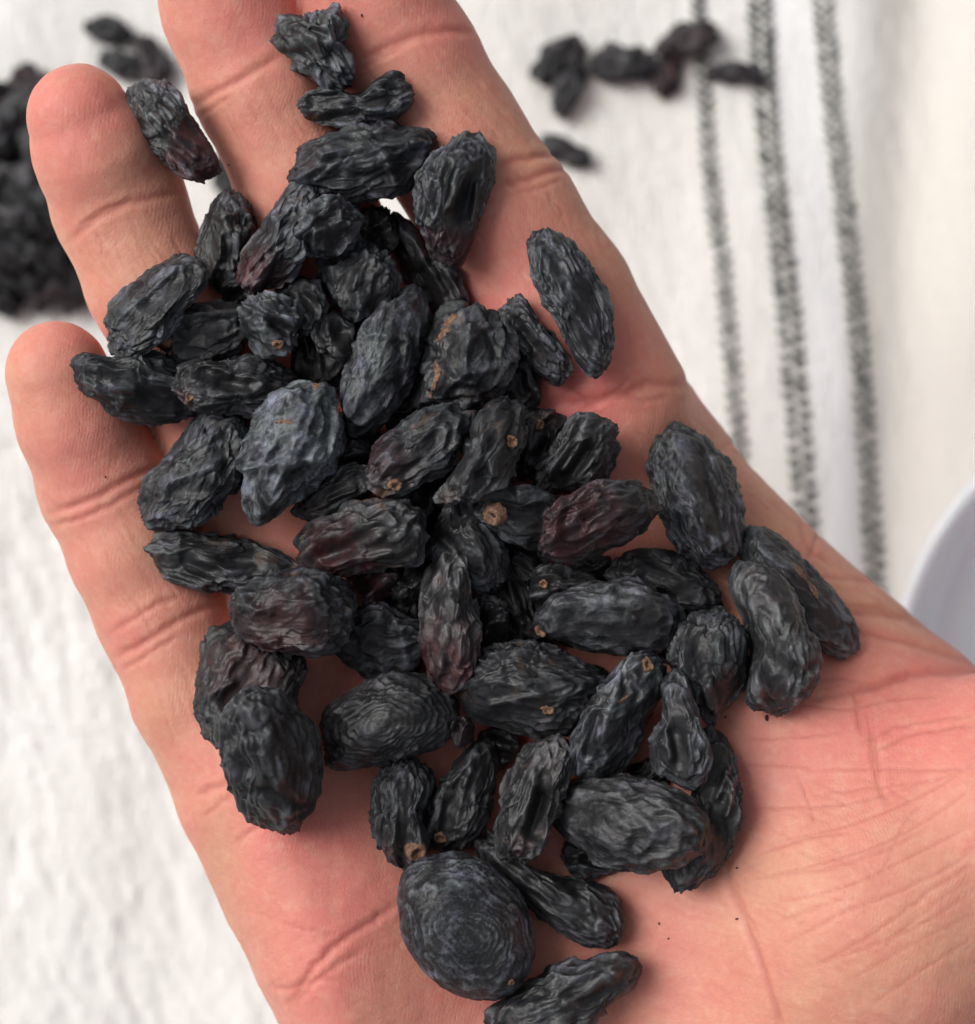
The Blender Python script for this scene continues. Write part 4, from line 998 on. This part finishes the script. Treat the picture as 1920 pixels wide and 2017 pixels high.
R(3, 'blue-grey raisin with an orange scar at its upper tip, lower right of the heap', [(1096,1452),(1110,1390),(1148,1330),(1190,1280),(1230,1258),(1272,1274),(1280,1320),(1252,1382),(1222,1442),(1180,1492),(1130,1505),(1103,1487)], style=dict(dents=[(1190, 1320, 1160, 1420, 11, -0.6), (1225, 1330, 1200, 1420, 12, 0.7), (1150, 1380, 1130, 1450, 10, 0.5)], long=.9, plate=.1, sp=1.6, big=1.2), bloom=1.15, scars=[(1246,1279,11,1.3,.3)], strips=[(6,[(1214,1335),(1202,1345),(1190,1354)])], dz=-1.5)


def stem_scar(px, py, r, v, parent, obj_z, kind='disc', long=1.0, ang=0.0):
    """a puckered ring with a sunken, rough middle set into the skin"""
    m = 16; rings = [(0.0, -0.25), (0.30, -0.10), (0.55, 0.22), (0.80, 0.38), (1.0, 0.12), (1.15, -0.9)]
    rng = np.random.default_rng(int(px * 7 + py))
    V = [(0, 0, rings[0][1])]
    jit = 1 + (0.06 if r > 0.00095 else 0.13) * rng.normal(size=m)
    for q, z in rings[1:]:
        for i in range(m):
            a = 2 * math.pi * i / m
            V.append((q * jit[i] * math.cos(a) * long, q * jit[i] * math.sin(a), z + 0.10 * rng.normal()))
    V = np.array(V) * r
    ca, sa = math.cos(ang), math.sin(ang)
    V = np.stack([V[:, 0] * ca - V[:, 1] * sa, V[:, 0] * sa + V[:, 1] * ca, V[:, 2]], 1)
    F = [(0, 1 + i, 1 + (i + 1) % m) for i in range(m)]
    for k in range(len(rings) - 2):
        for i in range(m):
            a = 1 + k * m + i; b = 1 + k * m + (i + 1) % m
            F.append((a, a + m, b + m, b))
    return V, F

def place_raisins():
    global HM
    from mathutils import Matrix
    for r in sorted(RAISINS, key=lambda q: q['lv']):
        c, v, F, ridge, loc, T, (hl, hw) = raisin_shape(r['poly'], r['seed'], r['style'], r['n'], r['thick'])
        # footprint samples: lower half of the surface
        pxo = v[:, 0] / S + c[0]; pyo = v[:, 1] / S + c[1]
        gi, gj = gij(pxo, pyo); gi = np.clip(np.round(gi).astype(int), 0, GW - 1); gj = np.clip(np.round(gj).astype(int), 0, GH - 1)
        low = v[:, 2] < -0.15 * T
        sup = HM[gi[low], gj[low]]
        vx, vy, vz = v[low, 0], v[low, 1], v[low, 2]
        ok = sup > -0.018
        slope = np.zeros(2)
        if r['tilt'] is not None: slope = np.array(r['tilt'], float)
        elif ok.sum() > 30:
            A = np.stack([vx[ok], vy[ok], np.ones(ok.sum())], 1)
            sol = np.linalg.lstsq(A, sup[ok], rcond=None)[0]
            slope = np.clip(sol[:2] * 0.75, -0.42, 0.42)
        need = sup - (vz + slope[0] * vx + slope[1] * vy)
        zc = np.percentile(need[ok], 80 if r['lv'] < 2 else 90) if ok.sum() > 10 else -0.004
        zc = float(zc) + r['dz'] * MM
        v = v.copy(); v[:, 2] += slope[0] * v[:, 0] + slope[1] * v[:, 1]
        f = (D - zc) / D
        # world offsets (y flips: photo y points down); perspective at each vertex's own height
        h = zc + v[:, 2]
        wx, wy = P2W(v[:, 0] / S + c[0], v[:, 1] / S + c[1], h)
        ox, oy = P2W(c[0], c[1], zc)
        co = np.stack([wx - ox, wy - oy, v[:, 2]], 1)
        tint = np.ones(len(co))
        if r['tint'] is not None:
            tx, ty, tr = r['tint']
            tx *= G; ty *= G; tr *= G
            dpx = np.hypot(v[:, 0] / S + c[0] - tx, v[:, 1] / S + c[1] - ty)
            tint = sstep(tr, tr * 0.35, dpx + 25 * noise3(loc / 2.0 + r['seed']))
        loc_w = (float(ox), float(oy), zc + HZ)
        top = None
        if r['scars'] or r['strips']:
            top = bpy.data.objects.new('raisin', None); SC.collection.objects.link(top); top.location = loc_w
            top.empty_display_size = 0.004
        o = mesh_obj('skin' if top else 'raisin', co, F[:, ::-1].copy(), MRAISIN, parent=top, attrs={'ridge': ridge, 'tint': tint}, loc=None if top else loc_w)
        o.color = (r['pur'], r['bloom'], r['crust'], 1)
        tag(top or o, r['label'], 'raisin', 'black raisins heaped in the hand')
        splat(pxo, pyo, h, HM)
        if top:
            nn = np.empty(len(co) * 3, np.float32); o.data.vertices.foreach_get('normal', nn); nn = nn.reshape(-1, 3)
        for wd, pts in r['strips']:
            P = np.array(pts, float) * G; n_ = len(P); t = np.linspace(0, n_ - 1, n_ * 7); P = np.stack([np.interp(t, range(n_), P[:, 0]), np.interp(t, range(n_), P[:, 1])], 1)
            for _ in range(3): P[1:-1] = (P[:-2] + 2 * P[1:-1] + P[2:]) / 4
            rg = np.random.default_rng(5); sv = []; sf = []
            for a in range(len(P)):
                tg = P[min(a + 1, len(P) - 1)] - P[max(a - 1, 0)]; tg = tg / (np.linalg.norm(tg) + 1e-9); nm = np.array([-tg[1], tg[0]])
                w = wd * (0.35 + 0.65 * math.sin(math.pi * (a + .5) / len(P))) * rg.uniform(.75, 1.2)
                for b, up_ in ((-1, -.00045), (-.45, .00016), (0, .00005 + rg.uniform(0, .0001)), (.45, .00016), (1, -.00045)):
                    X, Y = P[a] + nm * w * b
                    dd = np.hypot(pxo - X, pyo - Y) + np.where(co[:, 2] > np.percentile(co[:, 2], 30), 0, 1e4)
                    pz = float(co[np.argsort(dd)[:5], 2].mean()) + up_
                    x, y = P2W(X, Y, zc + pz); sv.append((float(x - ox), float(y - oy), pz))
                if a:
                    for b in range(4): q0 = (a - 1) * 5 + b; sf.append((q0, q0 + 1, q0 + 6, q0 + 5))
            mesh_obj('torn_strip', sv, sf, MSCAR, top)
        for (sx, sy, sr, lg, an) in r['scars']:
            sx *= G; sy *= G
            upv = co[:, 2] > np.percentile(co[:, 2], 35)
            dd = np.hypot(pxo - sx, pyo - sy) + np.where(upv, 0, 1e4)
            cand = np.argsort(dd)[:26]
            nr = nn[cand].mean(0); nr = nr + np.array([0, 0, .35]); nr = nr / np.linalg.norm(nr)
            pz = float(np.percentile(co[cand, 2], 85))
            x, y = P2W(sx, sy, zc + pz)
            sv, sf = stem_scar(sx, sy, sr * 0.95 * S, None, o, 0, long=lg, ang=-an)
            M = np.array(Vector(nr).to_track_quat('Z', 'Y').to_matrix())
            M = M if lg < 1.4 else np.eye(3)
            sv = sv @ M.T
            mesh_obj('stem_scar', sv, sf, MSCAR, top, loc=(float(x - ox), float(y - oy), pz + 0.00012))
place_raisins()

# ------------------------------------------------------------------ raisins lying on the cloth
def cloth_h(x, y): return float(cloth_z(np.array([x]), np.array([y]))[0])

def low_raisin(seed, n=20):
    Dv, F = cs(n)
    rng = np.random.default_rng(seed)
    v = Dv * np.array([6.9, 4.2, 3.6]) * rng.uniform(.9, 1.1, 3)
    v[:, 0] *= 1 - 0.10 * Dv[:, 1]
    d, ridge, wv = wrinkle(v, 7.2, 3.9, seed + 60, dict(long=.9, plate=.4, sp=1.3, big=1.3), Dv)
    nr = Dv / np.array([7.2, 3.9, 3.4]); nr /= np.linalg.norm(nr, axis=1)[:, None]
    v = v + nr * d[:, None] * 1.5 + nr * (0.7 * noise3(v * .22 + seed * 3.3))[:, None]
    me = mesh_obj('raisin', v * 1e-3, F, MRAISIN, attrs={'ridge': ridge, 'tint': np.ones(len(v))})
    d = me.data; bpy.data.objects.remove(me)
    return d
LOWS = [low_raisin(s) for s in range(6)]
_br = np.random.default_rng(21)

def cloth_raisin(X, Y, z, ang, scale, label, group, pur=0.0, tilt=0.0, k=None, sq=1.0):
    o = bpy.data.objects.new('raisin', LOWS[_br.integers(len(LOWS)) if k is None else k])
    SC.collection.objects.link(o)
    o.location = (X, Y, z); o.rotation_euler = (_br.uniform(0, 6.28), tilt, ang); o.scale = (scale, scale * sq, scale * sq)
    o.color = (pur, 0.5, 0.3, 1)
    tag(o, label, 'raisin', group)
    return o

for (px, py, a, s, pur, sq, label) in [
    (208, 60, -.15, .78, 0, .95, 'single blurred raisin on the white cloth above the ring fingertip'),
    (40, 172, 1.0, .80, .8, .9, 'blurred reddish raisin on the cloth left of the ring fingertip, above the blurred heap'),
    (240, 125, -.1, .85, 0, .9, 'blurred black raisin on the cloth touching the top of the ring fingertip'),
    (297, 118, -1.1, .95, .35, .9, 'blurred brownish raisin on the cloth between the ring and middle fingertips'),
    (437, 350, -1.2, .85, 0, .8, 'blurred raisin on the cloth seen through the fork of the ring and middle fingers'),
    (1073, 122, .62, 1.02, 0, 1.0, 'upper of the two crossed blurred raisins right of the index finger'),
    (1092, 172, 1.35, .95, 0, .95, 'lower of the two crossed blurred raisins right of the index finger'),
    (1196, 130, -.03, 1.02, .1, 1.0, 'blurred oblong raisin in the middle of the row on the cloth'),
    (1281, 150, 1.35, .82, .9, 1.0, 'blurred raisin with a reddish lower end, just left of the first stripe'),
    (1322, 82, .38, 1.02, .45, .95, 'blurred brownish raisin lying across the first stripe, highest of the row'),
    (1420, 145, -.12, 1.05, .2, .62, 'thin blurred raisin between the first and second stripes'),
    (1086, 296, -.42, .85, .1, .8, 'blurred raisin half hidden behind the edge of the index finger')]:
    X, Y = PB(px * G, py * G); X, Y = float(X), float(Y)
    s *= .88
    cloth_raisin(X, Y, cloth_h(X, Y) + 0.0030 * s * sq, a, s, label, 'raisins scattered on the cloth', pur, 0.0, None, sq)

# the heap on the cloth, left of the fingers: piled disc by disc
spots = []
for layer, n_, shrink in ((0, 34, 1.0), (1, 22, .82), (2, 12, .6)):
    tries = 0; placed = []
    while len(placed) < n_ and tries < 6000:
        tries += 1
        px = _br.uniform(-60, 215); py = _br.uniform(205, 572)
        u = (px - 10) / (195 * shrink); w = (py - 390) / (190 * shrink)
        if abs(u) ** 2.6 + abs(w) ** 2.6 > 1 and not (px < 10 and abs(w) < .85 * shrink): continue
        if any(math.hypot(px - a, (py - b)) < 40 for a, b in placed): continue
        placed.append((px, py)); spots.append((px, py, layer))
def heap_label(px, py, layer):
    row = 'upper edge' if py < 290 else 'upper half' if py < 390 else 'lower half' if py < 485 else 'lower edge'
    side = 'farthest left' if px < 30 else 'part way in' if px < 105 else 'under the ring finger'
    return '%s raisin in the %s of the blurred heap, %s' % (('bottom-layer', 'middle-layer', 'topmost')[layer], row, side)
for px, py, layer in spots:
    X, Y = PB(px * G, py * G); X, Y = float(X), float(Y)
    cloth_raisin(X, Y, cloth_h(X, Y) + 0.003 + layer * 0.0045, _br.uniform(0, 3.14), _br.uniform(.82, 1.08),
                 heap_label(px, py, layer), 'raisins of the blurred heap on the cloth', _br.choice([0, 0, 0, .5]), _br.uniform(-.3, .3))

# ------------------------------------------------------------------ milky plastic dish at the right edge
def build_dish():
    prof = [(0, .0012), (.040, .0012), (.0455, .003), (.0490, .007), (.0508, .0115), (.0518, .0145), (.0535, .0158), (.0550, .0154), (.0550, .0145), (.0535, .0140), (.0525, .0115), (.0505, .007), (.047, .0012), (.044, 0), (0, 0)]
    m = 96; V = []; F = []
    for r, z in prof:
        for i in range(m):
            a = 2 * math.pi * i / m; V.append((max(r, 1e-5) * math.cos(a), max(r, 1e-5) * math.sin(a), z))
    for k in range(len(prof) - 1):
        for i in range(m):
            a = k * m + i; b = k * m + (i + 1) % m
            F.append((a, b, b + m, a + m))
    X, Y = PB(2325, 1345)
    k = (D + HZ - 0.016) / (D + HZ)
    o = mesh_obj('plastic_dish', V, F, MPLASTIC, loc=(float(X) * k, float(Y) * k, 0.0035))
    tag(o, 'milky pale-blue plastic dish on the cloth beside the thumb side of the hand', 'dish')
build_dish()

# ------------------------------------------------------------------ crumbs on the palm
def hand_top(px, py):
    i, j = gij(px, py); i = int(round(i)); j = int(round(j))
    q = HM0[i - 1:i + 2, j - 1:j + 2]
    return float(q.max())
for (x, y, r, label) in [(1475, 1381, 5.5, 'larger dark crumb on the palm just below the blue-bloomed raisin'),
        (1395, 1380, 2.4, 'tiny speck on the palm between the greenish-black knobbed raisin and the larger crumb'), (1268, 1777, 2.3, 'tiny speck on the palm, rightward of the long slanting raisin\'s end'),
        (1417, 1768, 2.7, 'tiny speck lying in the life line of the palm'), (1286, 1806, 2.2, 'tiny speck low on the palm between the long slanting raisin and life line'),
        (1417, 1670, 2.3, 'tiny speck at the top end of the life line below the curved raisin'), (1124, 492, 2.8, 'tiny speck on the index finger touching the lone slender raisin'),
        (696, 30, 2.8, 'tiny speck on the index fingertip beside the topmost raisin'), (440, 318, 2.2, 'tiny speck on the left edge of the middle finger'), (203, 918, 2.2, 'tiny speck on the little finger above its first joint')]:
    px, py = x * G, y * G
    h = hand_top(px, py); X, Y = P2W(px, py, h)
    Dv, F = cs(5)
    v = Dv * np.array([r * 1.1, r * .7, r * .45]) * S * (1 + .35 * noise3(Dv * 1.6 + x))[:, None]
    o = mesh_obj('crumb', v, F, MRAISIN, smooth=False, attrs={'ridge': np.zeros(len(v)), 'tint': np.ones(len(v))}, loc=(float(X), float(Y), h + HZ + r * .35 * S))
    o.color = (.4, .2, .2, 1); o.rotation_euler = (0, 0, x)
    tag(o, label, 'crumb', 'dark crumbs on the skin')
